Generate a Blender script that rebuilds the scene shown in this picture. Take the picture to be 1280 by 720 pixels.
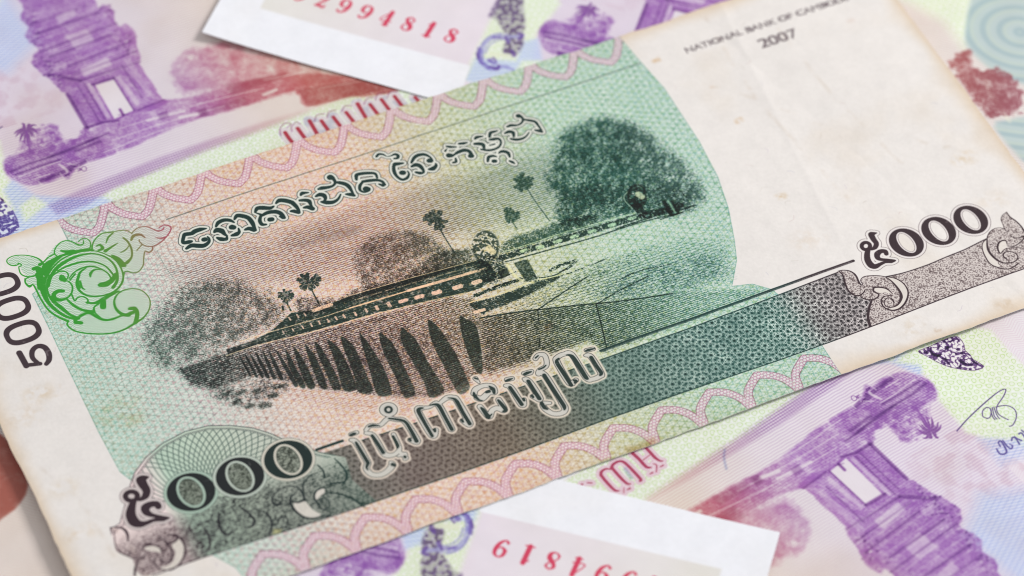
import bpy, math, random
import numpy as np
from mathutils import Matrix, Vector

# ------------------------------------------------------------------ clear
for o in list(bpy.data.objects):
    bpy.data.objects.remove(o)
SC = bpy.context.scene
COL = SC.collection
MM = 0.001                                   # the scene is in metres, the notes are laid out in millimetres

# ------------------------------------------------------------------ camera (a 125 mm macro view, 39.5 degrees off the vertical)
F_PX = 4457.4975
RC = np.array([[0.9048687049619705, -0.4249785821735653, 0.02461364406569322],
               [-0.3137803970331855, -0.7049443735023573, -0.6360780555128948],
               [0.2876708000790885, 0.5678438473393147, -0.7712320505663273]])   # rows: right, down, forward
TC = np.array([-51.0742, 44.56377, 446.39465])
CAM = -RC.T @ TC                              # camera position in millimetres
cd = bpy.data.cameras.new('camera')
cd.sensor_width = 36.0
cd.lens = F_PX / 1280.0 * 36.0
cd.clip_start = 0.02
cd.clip_end = 20.0
cam = bpy.data.objects.new('camera', cd)
m = Matrix(((RC[0][0], -RC[1][0], -RC[2][0]), (RC[0][1], -RC[1][1], -RC[2][1]), (RC[0][2], -RC[1][2], -RC[2][2])))
cam.matrix_world = Matrix.Translation(Vector(CAM * MM)) @ m.to_4x4()
COL.objects.link(cam)
SC.camera = cam
cd.dof.use_dof = True
cd.dof.focus_distance = 0.4828
cd.dof.aperture_fstop = 14.0
cd.dof.aperture_blades = 9

SC.cycles.pixel_filter_type = 'BLACKMAN_HARRIS'
SC.cycles.filter_width = 0.9

# ------------------------------------------------------------------ light: soft window light from the right, pale room around
wd = bpy.data.worlds.new('World')
SC.world = wd
wd.use_nodes = True
bg = wd.node_tree.nodes['Background']
bg.inputs['Color'].default_value = (0.97, 0.985, 1.0, 1)
bg.inputs['Strength'].default_value = 0.56
def area(name, direction, elev, dist, size, power, color):
    d = Vector((direction[0], direction[1], 0)).normalized() * math.cos(math.radians(elev))
    d.z = math.sin(math.radians(elev))
    l = bpy.data.lights.new(name, 'AREA')
    l.shape = 'RECTANGLE'
    l.size = size
    l.size_y = size
    l.energy = power
    l.color = color
    o = bpy.data.objects.new(name, l)
    o.location = Vector((0.072, 0.032, 0)) + d * dist
    o.rotation_euler = (-d).to_track_quat('-Z', 'Y').to_euler()
    COL.objects.link(o)
area('window_light', (1.0, 0.10), 38, 1.2, 0.34, 11.2, (1.0, 0.985, 0.96))
SC.view_settings.view_transform = 'Standard'
SC.view_settings.look = 'None'
SC.view_settings.exposure = 0.0
SC.view_settings.gamma = 1.0
SC.view_settings.use_curve_mapping = False

# ------------------------------------------------------------------ drawing kit: prints are computed as ink on paper, in millimetres
def unp(px, py, z=0.0):
    """a traced point -> the point on the note's plane (millimetres)"""
    px = np.asarray(px, float); py = np.asarray(py, float)
    d = np.stack([(px - 640) / F_PX, (py - 360) / F_PX, np.ones_like(px)], -1) @ RC
    s = (z - CAM[2]) / d[..., 2]
    return (CAM + s[..., None] * d)[..., :2]
PXMM = 7.9                                    # traced pixels per millimetre

def tr(pts, o=(0, 0), k=1.0, w=None):
    """traced list [(x, y) or (x, y, width)] in a tile at origin o with zoom k -> (points px, widths mm)"""
    P = np.array([[p[0] / k + o[0], p[1] / k + o[1]] for p in pts], float)
    W = np.array([(p[2] if len(p) > 2 else (w or 1.0)) / k / PXMM for p in pts], float)
    return P, W

def smooth(P, W=None, n=6, closed=False):
    P = np.asarray(P, float)
    if len(P) < 3:
        return (P, W) if W is not None else P
    idx = np.arange(len(P))
    def g(A, i):
        if closed:
            return A[i % len(A)]
        if np.any(i < 0) or np.any(i >= len(A)):
            i2 = np.clip(i, 0, len(A) - 1)
            return A[i2]
        return A[i]
    segs = len(P) if closed else len(P) - 1
    t = np.linspace(0, 1, n, endpoint=False)[:, None]
    out = []; wo = []
    for i in range(segs):
        ii = np.array([i - 1, i, i + 1, i + 2])
        if closed:
            p0, p1, p2, p3 = P[ii % len(P)]
            if W is not None: w0, w1, w2, w3 = W[ii % len(P)]
        else:
            jj = np.clip(ii, 0, len(P) - 1)
            p0, p1, p2, p3 = P[jj]
            if W is not None: w0, w1, w2, w3 = W[jj]
        q = 0.5 * ((2 * p1) + (-p0 + p2) * t + (2 * p0 - 5 * p1 + 4 * p2 - p3) * t ** 2 + (-p0 + 3 * p1 - 3 * p2 + p3) * t ** 3)
        out.append(q)
        if W is not None:
            wo.append((w1 + (w2 - w1) * t)[:, 0])
    if not closed:
        out.append(P[-1:]);
        if W is not None: wo.append(W[-1:])
    P2 = np.concatenate(out)
    return (P2, np.concatenate(wo)) if W is not None else P2

def ss(a, b, x):
    t = np.clip((x - a) / (b - a), 0, 1)
    return t * t * (3 - 2 * t)

def vnoise(X, Y, scale, seed=0):
    r = np.random.RandomState(seed)
    N = 256
    G = r.rand(N, N).astype(np.float32)
    x = X / scale + 37.3; y = Y / scale + 11.7
    xi = np.floor(x).astype(np.int32); yi = np.floor(y).astype(np.int32)
    fx = (x - xi).astype(np.float32); fy = (y - yi).astype(np.float32)
    fx = fx * fx * (3 - 2 * fx); fy = fy * fy * (3 - 2 * fy)
    x0 = xi % N; x1 = (xi + 1) % N; y0 = yi % N; y1 = (yi + 1) % N
    return (G[y0, x0] * (1 - fx) + G[y0, x1] * fx) * (1 - fy) + (G[y1, x0] * (1 - fx) + G[y1, x1] * fx) * fy

def fbm(X, Y, scale, octs=3, seed=0):
    s = 0; a = 1; t = 0
    for i in range(octs):
        s = s + a * vnoise(X, Y, scale / 2 ** i, seed + i * 7)
        t += a; a *= 0.55
    return s / t

def lines(v, p, lw, soft):
    """parallel lines of period p and width lw across the coordinate v -> coverage"""
    d = np.abs((v / p) % 1.0 - 0.5) * p
    return np.clip(0.5 - (d - lw / 2) / soft, 0, 1)

def col(*c):
    return np.array(c, np.float32) / 255.0

class Canvas:
    def __init__(s, W, H, den, frame=None, z=0.0):
        s.W, s.H, s.den, s.z = W, H, den, z
        s.w, s.h = int(round(W * den)), int(round(H * den))
        s.xs = ((np.arange(s.w) + 0.5) / den).astype(np.float32)
        s.ys = (H - (np.arange(s.h) + 0.5) / den).astype(np.float32)
        s.rgb = np.ones((s.h, s.w, 3), np.float32)
        s.id = np.zeros((s.h, s.w), np.uint8)
        s.names = [('paper', None, None)]
        s.frame = frame                        # (origin, degrees) of the note on the table, for traced points
        s.soft = 1.0 / den
    # --- coordinates
    def P(s, P):
        Q = unp(P[:, 0], P[:, 1], s.z)
        if s.frame is not None:
            o, a = s.frame
            c, q = math.cos(math.radians(a)), math.sin(math.radians(a))
            d = Q - np.array(o)
            Q = np.stack([c * d[:, 0] + q * d[:, 1], -q * d[:, 0] + c * d[:, 1]], -1)
        return Q
    def win(s, Q, pad):
        x0, y0 = Q.min(0) - pad; x1, y1 = Q.max(0) + pad
        c0 = max(0, int(x0 * s.den)); c1 = min(s.w, int(x1 * s.den) + 2)
        r0 = max(0, int((s.H - y1) * s.den)); r1 = min(s.h, int((s.H - y0) * s.den) + 2)
        if c1 <= c0 or r1 <= r0:
            return None
        return (slice(r0, r1), slice(c0, c1))
    def XY(s, sl):
        return np.broadcast_to(s.xs[sl[1]][None, :], (sl[0].stop - sl[0].start, sl[1].stop - sl[1].start)), \
               np.broadcast_to(s.ys[sl[0]][:, None], (sl[0].stop - sl[0].start, sl[1].stop - sl[1].start))
    full = property(lambda s: (slice(0, s.h), slice(0, s.w)))
    # --- signed distances
    def sd_strokes(s, strokes, pad=1.0, sm=True, mm=False):
        Q = []
        for P, W in strokes:
            P = np.asarray(P, float)
            if not mm: P = s.P(P)
            W = np.asarray(W, float) * np.ones(len(P))
            if sm and len(P) > 2: P, W = smooth(P, W, 5)
            Q.append((P, W))
        sl = s.win(np.concatenate([q[0] for q in Q]), pad + max(q[1].max() for q in Q))
        if sl is None: return None, None
        X, Y = s.XY(sl)
        D = np.full(X.shape, 99.0, np.float32)
        for P, W in Q:
            if len(P) == 1:
                np.minimum(D, np.hypot(X - P[0, 0], Y - P[0, 1]) - W[0] / 2, out=D)
                continue
            for i in range(len(P) - 1):
                a, b = P[i], P[i + 1]
                r = pad + max(W[i], W[i + 1])
                ws = s.win(np.array([a, b]), r)
                if ws is None: continue
                rr = slice(max(ws[0].start, sl[0].start) - sl[0].start, min(ws[0].stop, sl[0].stop) - sl[0].start)
                cc = slice(max(ws[1].start, sl[1].start) - sl[1].start, min(ws[1].stop, sl[1].stop) - sl[1].start)
                x, y = X[rr, cc], Y[rr, cc]
                v = b - a; L = float(v @ v) + 1e-12
                t = np.clip(((x - a[0]) * v[0] + (y - a[1]) * v[1]) / L, 0, 1)
                d = np.sqrt((x - a[0] - t * v[0]) ** 2 + (y - a[1] - t * v[1]) ** 2) - (W[i] + (W[i + 1] - W[i]) * t) / 2
                np.minimum(D[rr, cc], d.astype(np.float32), out=D[rr, cc])
        return sl, D
    def sd_poly(s, P, pad=1.0, mm=False, sm=0):
        P = np.asarray(P, float)
        if not mm: P = s.P(P)
        if sm: P = smooth(P, None, sm, True)
        sl = s.win(P, pad)
        if sl is None: return None, None
        X, Y = s.XY(sl)
        D = np.full(X.shape, 1e9, np.float32); ins = np.zeros(X.shape, bool)
        for i in range(len(P)):
            a, b = P[i], P[(i + 1) % len(P)]
            v = b - a; L = float(v @ v) + 1e-12
            t = np.clip(((X - a[0]) * v[0] + (Y - a[1]) * v[1]) / L, 0, 1)
            d = (X - a[0] - t * v[0]) ** 2 + (Y - a[1] - t * v[1]) ** 2
            np.minimum(D, d, out=D)
            if a[1] != b[1]:
                cr = ((Y < a[1]) != (Y < b[1])) & (X < (b[0] - a[0]) * (Y - a[1]) / (b[1] - a[1]) + a[0])
                ins ^= cr
        D = np.sqrt(D)
        return sl, np.where(ins, -D, D).astype(np.float32)
    def sd_ell(s, c, rx, ry, ang, pad=1.0):
        """c in mm, semi-axes in mm, approximate distance"""
        r = max(rx, ry)
        sl = s.win(np.array([[c[0] - r, c[1] - r], [c[0] + r, c[1] + r]]), pad)
        if sl is None: return None, None
        X, Y = s.XY(sl)
        ca, sa = math.cos(math.radians(ang)), math.sin(math.radians(ang))
        x = (X - c[0]) * ca + (Y - c[1]) * sa; y = -(X - c[0]) * sa + (Y - c[1]) * ca
        k0 = np.sqrt((x / rx) ** 2 + (y / ry) ** 2) + 1e-9
        k1 = np.sqrt((x / rx ** 2) ** 2 + (y / ry ** 2) ** 2) + 1e-9
        return sl, (k0 * (k0 - 1) / k1).astype(np.float32)
    # --- ink
    def cov(s, D, soft=None):
        return np.clip(0.5 - D / (soft or s.soft), 0, 1)
    def over(s, sl, c, color, a=1.0):
        if sl is None: return
        c = (c * a)[..., None]
        s.rgb[sl] += (np.asarray(color, np.float32) - s.rgb[sl]) * c
    def ink(s, sl, c, color, a=1.0):
        if sl is None: return
        c = (c * a)[..., None]
        s.rgb[sl] *= 1 - (1 - np.asarray(color, np.float32)) * c
    def part(s, name, parent=None, label=None):
        s.names.append((name, parent, label))
        return len(s.names) - 1
    def mark(s, sl, mask, i):
        if sl is None: return
        s.id[sl][mask] = i

def foliage(c, sl, tone, color, seed, clump=0.9, fine=0.16, contrast=0.9, hatch=0.30):
    """engraved foliage / stone: tone (0..1 darkness) broken by clumps, short strokes and hatching"""
    X, Y = c.XY(sl)
    n = fbm(X, Y, clump, 3, seed)
    f = vnoise(X + 0.3 * Y, Y, fine * 0.66, seed + 50)
    g = vnoise(X - 0.4 * Y, Y * 1.5, fine * 1.05, seed + 51)
    h = np.abs((Y / hatch) % 1.0 - 0.5) * 2
    # leaf clumps lit from the upper left: slope of a finer field
    e = fbm(X, Y, clump * 0.55, 2, seed + 3) - fbm(X + 0.16 * clump, Y - 0.16 * clump, clump * 0.55, 2, seed + 3)
    v = tone * (1 + contrast * ((n - 0.5) * 1.7 + e * 1.9))
    cov = ss(-0.42, 0.42, v - 0.5 + 0.75 * (f - 0.5) + 0.35 * (g - 0.5) + 0.25 * (h - 0.5)) * ss(0.0, 0.15, tone)
    c.ink(sl, cov, color, 0.93)

def hatching(c, sl, tone, color, p=0.31, wob=0.03, seed=0, a=0.9):
    X, Y = c.XY(sl)
    n = vnoise(X, Y, 0.22, seed)
    h = np.abs(((Y + wob * np.sin(X * 9)) / p) % 1.0 - 0.5) * 2
    v = tone + 0.25 * (n - 0.5)
    c.ink(sl, ss(-0.12, 0.12, v - (1 - h)) * ss(0, 0.05, tone), color, a)

def glyph_tris(text, shear=0.0):
    """flat text as triangles, unit height, from the built-in font"""
    cu = bpy.data.curves.new('glyphs', 'FONT')
    cu.body = text
    cu.shear = shear
    ob = bpy.data.objects.new('glyphs', cu)
    COL.objects.link(ob)
    dg = bpy.context.evaluated_depsgraph_get()
    me = ob.evaluated_get(dg).to_mesh()
    me.calc_loop_triangles()
    V = np.array([v.co[:2] for v in me.vertices]); T = np.array([t.vertices[:] for t in me.loop_triangles])
    ob.evaluated_get(dg).to_mesh_clear()
    bpy.data.objects.remove(ob); bpy.data.curves.remove(cu)
    return V, T
def text_mm(c, text, p0, p1, height, color, a=1.0, shear=0.0, grow=0.0):
    """write text from p0 to p1 (mm, baseline) with the given cap height"""
    V, T = glyph_tris(text, shear)
    x0, x1 = V[:, 0].min(), V[:, 0].max(); hh = V[:, 1].max()
    p0 = np.array(p0, float); p1 = np.array(p1, float)
    u = (p1 - p0); L = np.hypot(*u); u /= L; v = np.array([-u[1], u[0]])
    Q = p0 + ((V[:, :1] - x0) / (x1 - x0) * L) * u + (V[:, 1:] / hh * height) * v
    sl = c.win(Q, 0.2 + grow)
    X, Y = c.XY(sl)
    C = np.zeros(X.shape, np.float32)
    for t in T:
        A, B, D = Q[t]
        ar = (B[0] - A[0]) * (D[1] - A[1]) - (B[1] - A[1]) * (D[0] - A[0])
        if abs(ar) < 1e-9: continue
        if ar < 0: B, D = D, B
        ws = c.win(np.array([A, B, D]), 0.1 + grow)
        rr = slice(max(0, ws[0].start - sl[0].start), ws[0].stop - sl[0].start)
        cc = slice(max(0, ws[1].start - sl[1].start), ws[1].stop - sl[1].start)
        x, y = X[rr, cc], Y[rr, cc]
        m = np.full(x.shape, 1e9, np.float32)
        for a1, b1 in ((A, B), (B, D), (D, A)):
            e = b1 - a1; l = np.hypot(*e) + 1e-12
            m = np.minimum(m, (e[0] * (y - a1[1]) - e[1] * (x - a1[0])) / l)
        np.maximum(C[rr, cc], np.clip(0.5 + (m + grow) / c.soft, 0, 1), out=C[rr, cc])
    c.over(sl, C, color, a)
    return sl, C
# ================================================================== the green 5000 riel note (reverse): 146 x 68 mm
NW, NH = 146.0, 68.0
A = Canvas(NW, NH, 21.0)
RX = np.array([0, 10, 16, 22, 30, 38, 46, 56, 64, 72, 80, 95, 106, 112, 146], float)
def ramp(xs, stops):
    xp = [s[0] for s in stops]
    return np.stack([np.interp(xs, xp, [s[1][k] for s in stops]) for k in range(3)], -1).astype(np.float32)[None] / 255.0
FIELD = ramp(A.xs, [(0, (194, 220, 205)), (14, (192, 219, 204)), (24, (206, 218, 206)), (34, (224, 214, 202)), (45, (231, 209, 190)), (56, (233, 207, 187)), (66, (222, 209, 184)), (76, (205, 214, 184)), (88, (192, 216, 198)), (106, (188, 213, 202))])
NETA = ramp(A.xs, [(0, (92, 178, 165)), (24, (110, 178, 165)), (38, (196, 132, 160)), (60, (206, 128, 156)), (74, (150, 160, 140)), (90, (86, 172, 165)), (106, (62, 160, 165))])
NETB = ramp(A.xs, [(0, (205, 214, 150)), (26, (225, 150, 175)), (40, (240, 194, 124)), (60, (240, 190, 112)), (74, (205, 195, 100)), (90, (165, 200, 125)), (106, (150, 200, 130))])
DARK = ramp(A.xs, [(0, (54, 38, 46)), (15.5, (54, 38, 46)), (19, (30, 27, 34)), (30, (26, 33, 36)), (38, (22, 46, 42)), (75, (20, 48, 44)), (98, (18, 56, 52)), (105, (30, 50, 50)), (109, (48, 36, 42)), (146, (52, 36, 44))])
MIDT = ramp(A.xs, [(0, (96, 80, 84)), (15, (96, 80, 84)), (20, (70, 92, 84)), (32, (58, 76, 72)), (46, (62, 60, 62)), (60, (72, 66, 58)), (72, (44, 74, 64)), (95, (18, 80, 74)), (146, (60, 50, 54))])
def tint(arr, sl): return arr[:, sl[1]]

PAPER = col(232, 226, 222)
A.rgb[:] = PAPER
Xf, Yf = A.XY(A.full)
soil = fbm(Xf[::4, ::4], Yf[::4, ::4], 9, 4, 3)
soil = np.repeat(np.repeat(soil, 4, 0), 4, 1)[:A.h, :A.w]
A.ink(A.full, ss(0.50, 0.85, soil), col(238, 226, 208), 0.24)
grain = vnoise(Xf, Yf, 0.35, 5)
A.rgb *= (1 + (grain - 0.5) * 0.022)[..., None]
# worn, tanned edges
edge = np.minimum(np.minimum(Xf, NW - Xf), np.minimum(Yf, NH - Yf))
tan = np.clip(1 - edge / (0.8 + 5.5 * soil), 0, 1) ** 2
A.ink(A.full, tan, col(226, 194, 150), 0.50)
del tan

# ---- printed field -------------------------------------------------
pf = A.part('printed_field')
fieldP = np.array([[19.4, -1], [-1, -1]])
left = [(19.2, 69), (19.3, 67), (19.2, 60), (11.5, 57.0), (11.5, 51), (11.4, 44.5), (11.3, 31.5), (11.5, 24.2), (12.4, 22.1), (13.9, 18.9), (15.2, 14), (17.5, 6.9), (19.4, 4), (20.3, -1)]
right = [(105.1, -1), (105.1, 9.5), (104.4, 14), (103.5, 16.8), (101.5, 18.8), (98.8, 19.6), (101.5, 23.4), (102.9, 26.8), (104.8, 32.3), (106.1, 38), (106.8, 45), (106.9, 56.2), (106.0, 63), (105.4, 69)]
Pfield = left + right
sl, D = A.sd_poly(Pfield, 0.5, mm=True)
Fm = np.zeros((A.h, A.w), np.float32); Fm[sl] = A.cov(D, 0.12)
A.mark(sl, D < 0, pf)
A.over(sl, Fm[sl], tint(FIELD, sl), 0.70)
def net(X, Y, p, ph, warp=0.0):
    k = 2 * math.pi / p
    X = X + warp * np.sin(Y * 1.9 + ph); Y = Y + warp * np.sin(X * 1.7 + ph * 2)
    return (np.cos(k * X + ph) + np.cos(k * (-0.5 * X + 0.866 * Y) + ph * 1.7) + np.cos(k * (-0.5 * X - 0.866 * Y) + ph * 0.6))
Xs, Ys = A.XY(sl)
f1 = net(Xs, Ys, 0.88, 0.4, 0.10) + 0.5 * (vnoise(Xs, Ys, 0.3, 60) - 0.5)
f2 = net(Xs, Ys * 1.05, 1.0, 2.1, 0.12) + 0.5 * (vnoise(Xs, Ys, 0.3, 61) - 0.5)
A.ink(sl, ss(0.52, 0.12, np.abs(f1 + 0.55)) * Fm[sl], tint(NETA, sl), 0.46)
A.ink(sl, ss(0.50, 0.12, np.abs(f2 + 0.55)) * Fm[sl], tint(NETB, sl), 0.56)
hi = ss(0.45, 0.95, vnoise(Xs, Ys, 0.30, 8)); A.over(sl, hi * Fm[sl], col(240, 238, 230), 0.40)
hl = lines(Ys + 0.05 * np.sin(Xs * 6.8), 0.46, 0.14, 0.08)
A.ink(sl, hl * Fm[sl], tint(NETA, sl), 0.15)
A.ink(sl, (D > -0.10) * Fm[sl], col(90, 165, 150), 0.5)
fsl = sl

# ---- lotus petal borders -------------------------------------------
lb = A.part('lotus_border')
def petal_row(top):
    n = 13; sp = 7.20
    D = None
    allD = np.full((A.h, A.w), 9.0, np.float32)
    for i in range(n):
        if top:
            vx = 22.9 + sp * i - (0 if i < 40 else 0)
            P = [(vx - 3.4, 67.8), (vx - 3.0, 66.6), (vx - 1.9, 65.2), (vx, 63.85), (vx + 1.2, 64.6), (vx + 2.2, 66.0), (vx + 3.1, 67.6), (vx + 3.3, 68.6)]
        else:
            vx = 23.6 + sp * i - 7.2 * 0 - 0.22 * (i > 99)
            vx = 23.6 + 7.13 * i - 7.13
            if vx < 19: continue
            P = [(vx - 3.5, -0.8), (vx - 3.1, 0.6), (vx - 2.5, 2.6), (vx - 0.2, 4.5), (vx + 1.7, 3.6), (vx + 3.0, 2.1), (vx + 3.7, 0.2), (vx + 3.8, -0.8)]
        s_, d = A.sd_strokes([(P[:4], 1.12), (P[3:], 1.12)], 0.4, sm=True, mm=True)
        if s_ is None: continue
        np.minimum(allD[s_], d, out=allD[s_])
    return allD
for top in (True, False):
    d = petal_row(top)
    rows = slice(0, int(6.5 * A.den)) if top else slice(A.h - int(7.2 * A.den), A.h)
    s_ = (rows, slice(0, A.w)); d = d[s_]; X, Y = A.XY(s_)
    m = A.cov(d) * Fm[s_]
    A.over(s_, m, col(238, 222, 228), 0.66)
    br = np.maximum(lines(X + 0.25 * np.floor(Y / 0.44), 0.50, 0.10, 0.05), lines(Y + 0.22, 0.44, 0.09, 0.05))
    A.ink(s_, m * br, col(204, 126, 168), 0.74)
    A.ink(s_, A.cov(np.abs(d) - 0.055) * Fm[s_], col(176, 108, 140), 0.75)
    A.mark(s_, (d < 0) & (Fm[s_] > 0.5), lb)
    if top:
        lb = A.part('lotus_border')
# worn dirt smudges of the field edge
sl, D = A.sd_strokes([tr([(815, 552), (800, 560), (788, 562)], w=7)], 1.5)
A.ink(sl, ss(0.8, -0.4, D), col(196, 160, 90), 0.5)
sl, D = A.sd_strokes([tr([(768, 577), (757, 580)], w=8)], 1.5)
A.ink(sl, ss(0.7, -0.3, D), col(150, 200, 40), 0.6)

# thin rule above the title
rl = A.part('rule_line')
sl, D = A.sd_strokes([([(33.0, 62.0), (60, 61.85), (106.0, 62.0)], 0.17)], 0.4, sm=False, mm=True)
A.over(sl, A.cov(D), col(70, 84, 76), 0.75); A.mark(sl, D < 0.08, rl)
sl, D = A.sd_strokes([tr([(196, 312), (203, 326), (213, 342), (225, 357)], w=0.7)], 0.4)
A.over(sl, A.cov(D), col(110, 130, 120), 0.5)

# ---- the engraved view ---------------------------------------------
vg = A.part('engraved_view')
def poly(pts, soft=0.6, sm=0):
    sl, D = A.sd_poly(np.array(pts, float), soft + 0.3, sm=sm)
    return sl, np.clip(0.5 - D / soft, 0, 1), D
view = [(175, 440), (182, 395), (205, 345), (225, 325), (300, 290), (400, 262), (470, 240), (520, 222), (600, 200), (690, 150), (750, 145), (800, 155), (845, 190), (872, 225), (882, 262), (905, 300), (900, 350), (840, 372), (755, 440), (560, 500), (450, 520), (380, 525), (290, 520), (225, 480), (180, 460)]
sl, C, D = poly(view, 1.2, 4)
A.mark(sl, D < 0, vg)
X, Y = A.XY(sl)
# sky hatching, strongest under the title and fading down and to the right
sky = [(212, 338), (300, 306), (420, 268), (500, 240), (600, 214), (690, 182), (700, 262), (640, 282), (560, 300), (440, 345), (330, 352), (240, 352)]
s2, C2, D2 = poly(sky, 3.2)
X2, Y2 = A.XY(s2)
t = C2 * (0.36 + 0.24 * (fbm(X2, Y2 * 2.5, 5, 2, 31) - 0.5)) * ss(37, 50, Y2 + 0 * X2 + 4 * (X2 > 0))
hatching(A, s2, t * 1.1, np.clip(tint(MIDT, s2) * np.array([1.3, 1.0, 1.2], np.float32), 0, 1), 0.36, 0.02, 4, 0.66)
# smudge of ink low in the sky
s2, D2 = A.sd_strokes([tr([(368, 303), (400, 296), (440, 290)], w=10)], 2)
X2, Y2 = A.XY(s2); hatching(A, s2, 0.30 * ss(1.4, -0.5, D2), tint(MIDT, s2), 0.33, 0.02, 5, 0.5)

def grove(pts, tone, seed, soft=1.6, clump=1.6, name=None, sm=4, contrast=0.6, fine=0.17, color=MIDT, label=None):
    sl, C, D = poly(pts, soft, sm)
    X, Y = A.XY(sl)
    C = np.clip(C + 0.5 * (fbm(X, Y, 1.1, 2, seed + 9) - 0.5) * (C > 0) * (C < 1), 0, 1)
    foliage(A, sl, tone * C, np.clip(tint(color, sl) * 1.12, 0, 1), seed, clump, fine, contrast)
    if name:
        i = A.part(name, 'engraved_view', label); A.mark(sl, D < -0.1, i)
# far left cloud of trees
grove([(176, 432), (183, 402), (200, 380), (222, 362), (255, 350), (290, 349), (318, 356), (342, 372), (352, 392), (338, 408), (310, 420), (284, 432), (262, 448), (240, 458), (212, 462), (188, 452)], 0.50, 11, 2.6, 2.0, 'engraved_grove', label='pale cloudy grove at the left of the view')
grove([(255, 352), (290, 352), (325, 365), (330, 380), (300, 382), (262, 372)], 0.20, 61, 2.4, 1.4)
grove([(336, 385), (352, 378), (356, 396), (330, 412), (300, 420), (310, 404)], 0.24, 62, 1.6, 1.4)
# grove in the middle
grove([(446, 344), (443, 322), (456, 303), (480, 292), (505, 288), (530, 293), (550, 304), (562, 314), (575, 318), (568, 334), (520, 352), (480, 362), (455, 364)], 0.52, 12, 1.2, 1.5, 'engraved_grove', label='rounded grove in the middle of the view')
grove([(545, 318), (572, 312), (590, 312), (592, 326), (560, 340), (500, 362), (440, 376), (420, 380), (440, 364), (510, 345)], 0.66, 13, 0.9, 0.9, None)
grove([(372, 372), (392, 370), (405, 376), (415, 372), (425, 380), (400, 392), (372, 390)], 0.55, 14, 1.0, 0.8)
# hedge beyond the second statue
grove([(626, 310), (640, 296), (665, 290), (700, 276), (740, 268), (742, 282), (690, 298), (635, 316)], 0.66, 15, 0.8, 0.8)
# the large dark tree at the right
BT = ramp(A.xs, [(0, (20, 70, 62)), (95, (16, 72, 66)), (99, (40, 76, 74)), (146, (50, 76, 76))])
grove([(686, 212), (694, 188), (704, 166), (722, 155), (750, 146), (776, 150), (802, 160), (822, 176), (842, 192), (860, 212), (874, 232), (876, 252), (858, 266), (820, 270), (790, 268), (750, 278), (706, 286), (694, 272), (700, 252), (688, 238), (683, 224)], 0.68, 21, 2.2, 1.3, 'engraved_tree', color=BT, contrast=0.62, fine=0.2, label='large dark spreading tree at the right of the view')
grove([(700, 172), (740, 155), (790, 165), (800, 200), (760, 215), (715, 215), (700, 195)], 0.30, 22, 3.0, 1.2, color=BT)
grove([(700, 240), (760, 225), (850, 235), (866, 250), (850, 264), (780, 262), (710, 280)], 0.36, 23, 2.0, 1.0, color=BT)

# bridge wall
BW = ramp(A.xs, [(0, (40, 66, 62)), (30, (46, 58, 58)), (46, (60, 46, 54)), (60, (66, 56, 44)), (68, (52, 62, 48)), (80, (30, 76, 66)), (95, (30, 110, 104)), (146, (40, 110, 104))])
br = A.part('engraved_bridge', 'engraved_view', 'arched stone bridge with a long balustrade')
wall = [(222, 462), (285, 441), (345, 424), (400, 412), (480, 392), (560, 372), (590, 372), (600, 396), (604, 462), (585, 478), (556, 492), (520, 497), (470, 493), (420, 488), (380, 482), (345, 474), (315, 470), (268, 488), (238, 482)]
sl, C, D = poly(wall, 0.9)
X, Y = A.XY(sl); tone = C * (0.44 + 0.22 * ss(40, 22, X) - 0.08 * ss(52, 70, X))
foliage(A, sl, tone, tint(BW, sl), 31, 3.0, 0.20, 0.25, 0.33)
hatching(A, sl, C * 0.30, tint(BW, sl), 0.34, 0.02, 6, 0.7)
A.mark(sl, D < 0, br)
grove([(228, 462), (286, 443), (306, 445), (318, 470), (262, 486), (238, 480)], 0.38, 32, 1.6, 1.6, sm=0, contrast=0.4)
# ground beneath the arches
s2, C2, D2 = poly([(350, 478), (430, 488), (520, 497), (560, 492), (600, 466), (690, 430), (735, 425), (700, 450), (560, 490), (500, 520), (430, 512), (370, 500)], 1.5)
hatching(A, s2, C2 * 0.20, col(150, 110, 120), 0.36, 0.03, 7, 0.6)
arches = [
 [(575, 395), (582, 399), (592, 404), (597.5, 415), (602, 440), (603, 464), (598, 466), (591, 457), (583, 436), (576, 412)],
 [(535, 401), (544, 405), (552, 414), (570, 442), (585, 475), (587, 485), (580, 491), (572, 490), (560, 467), (540, 427)],
 [(502, 409), (510, 415), (520, 424), (535, 452), (554, 482), (552, 492), (537, 496), (530, 477), (510, 442), (501, 425)],
 [(474, 416), (484, 422), (492, 431), (505, 457), (519, 489), (514, 495), (505, 496), (495, 472), (480, 442)],
 [(449, 417), (456, 423), (462, 431), (480, 460), (490, 489), (486, 494), (478, 495), (470, 490), (460, 455)],
 [(426, 420), (437, 427), (445, 437), (457, 465), (466, 485), (463, 491), (455, 492), (446, 487), (442, 467), (430, 437)],
 [(409, 425), (418, 430), (425, 437), (437, 460), (445, 482), (441, 488), (432, 489), (427, 482), (420, 455)],
 [(393, 427), (400, 432), (405, 440), (420, 467), (426, 485), (422, 487), (416, 486), (407, 465), (397, 442)],
 [(381, 431), (388, 437), (395, 447), (409, 482), (402, 485), (392, 465)],
 [(367, 434), (374, 441), (382, 455), (394, 482), (385, 485), (374, 460)],
 [(357, 437), (363, 445), (370, 460), (382, 482), (375, 484), (362, 460)]]
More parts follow.
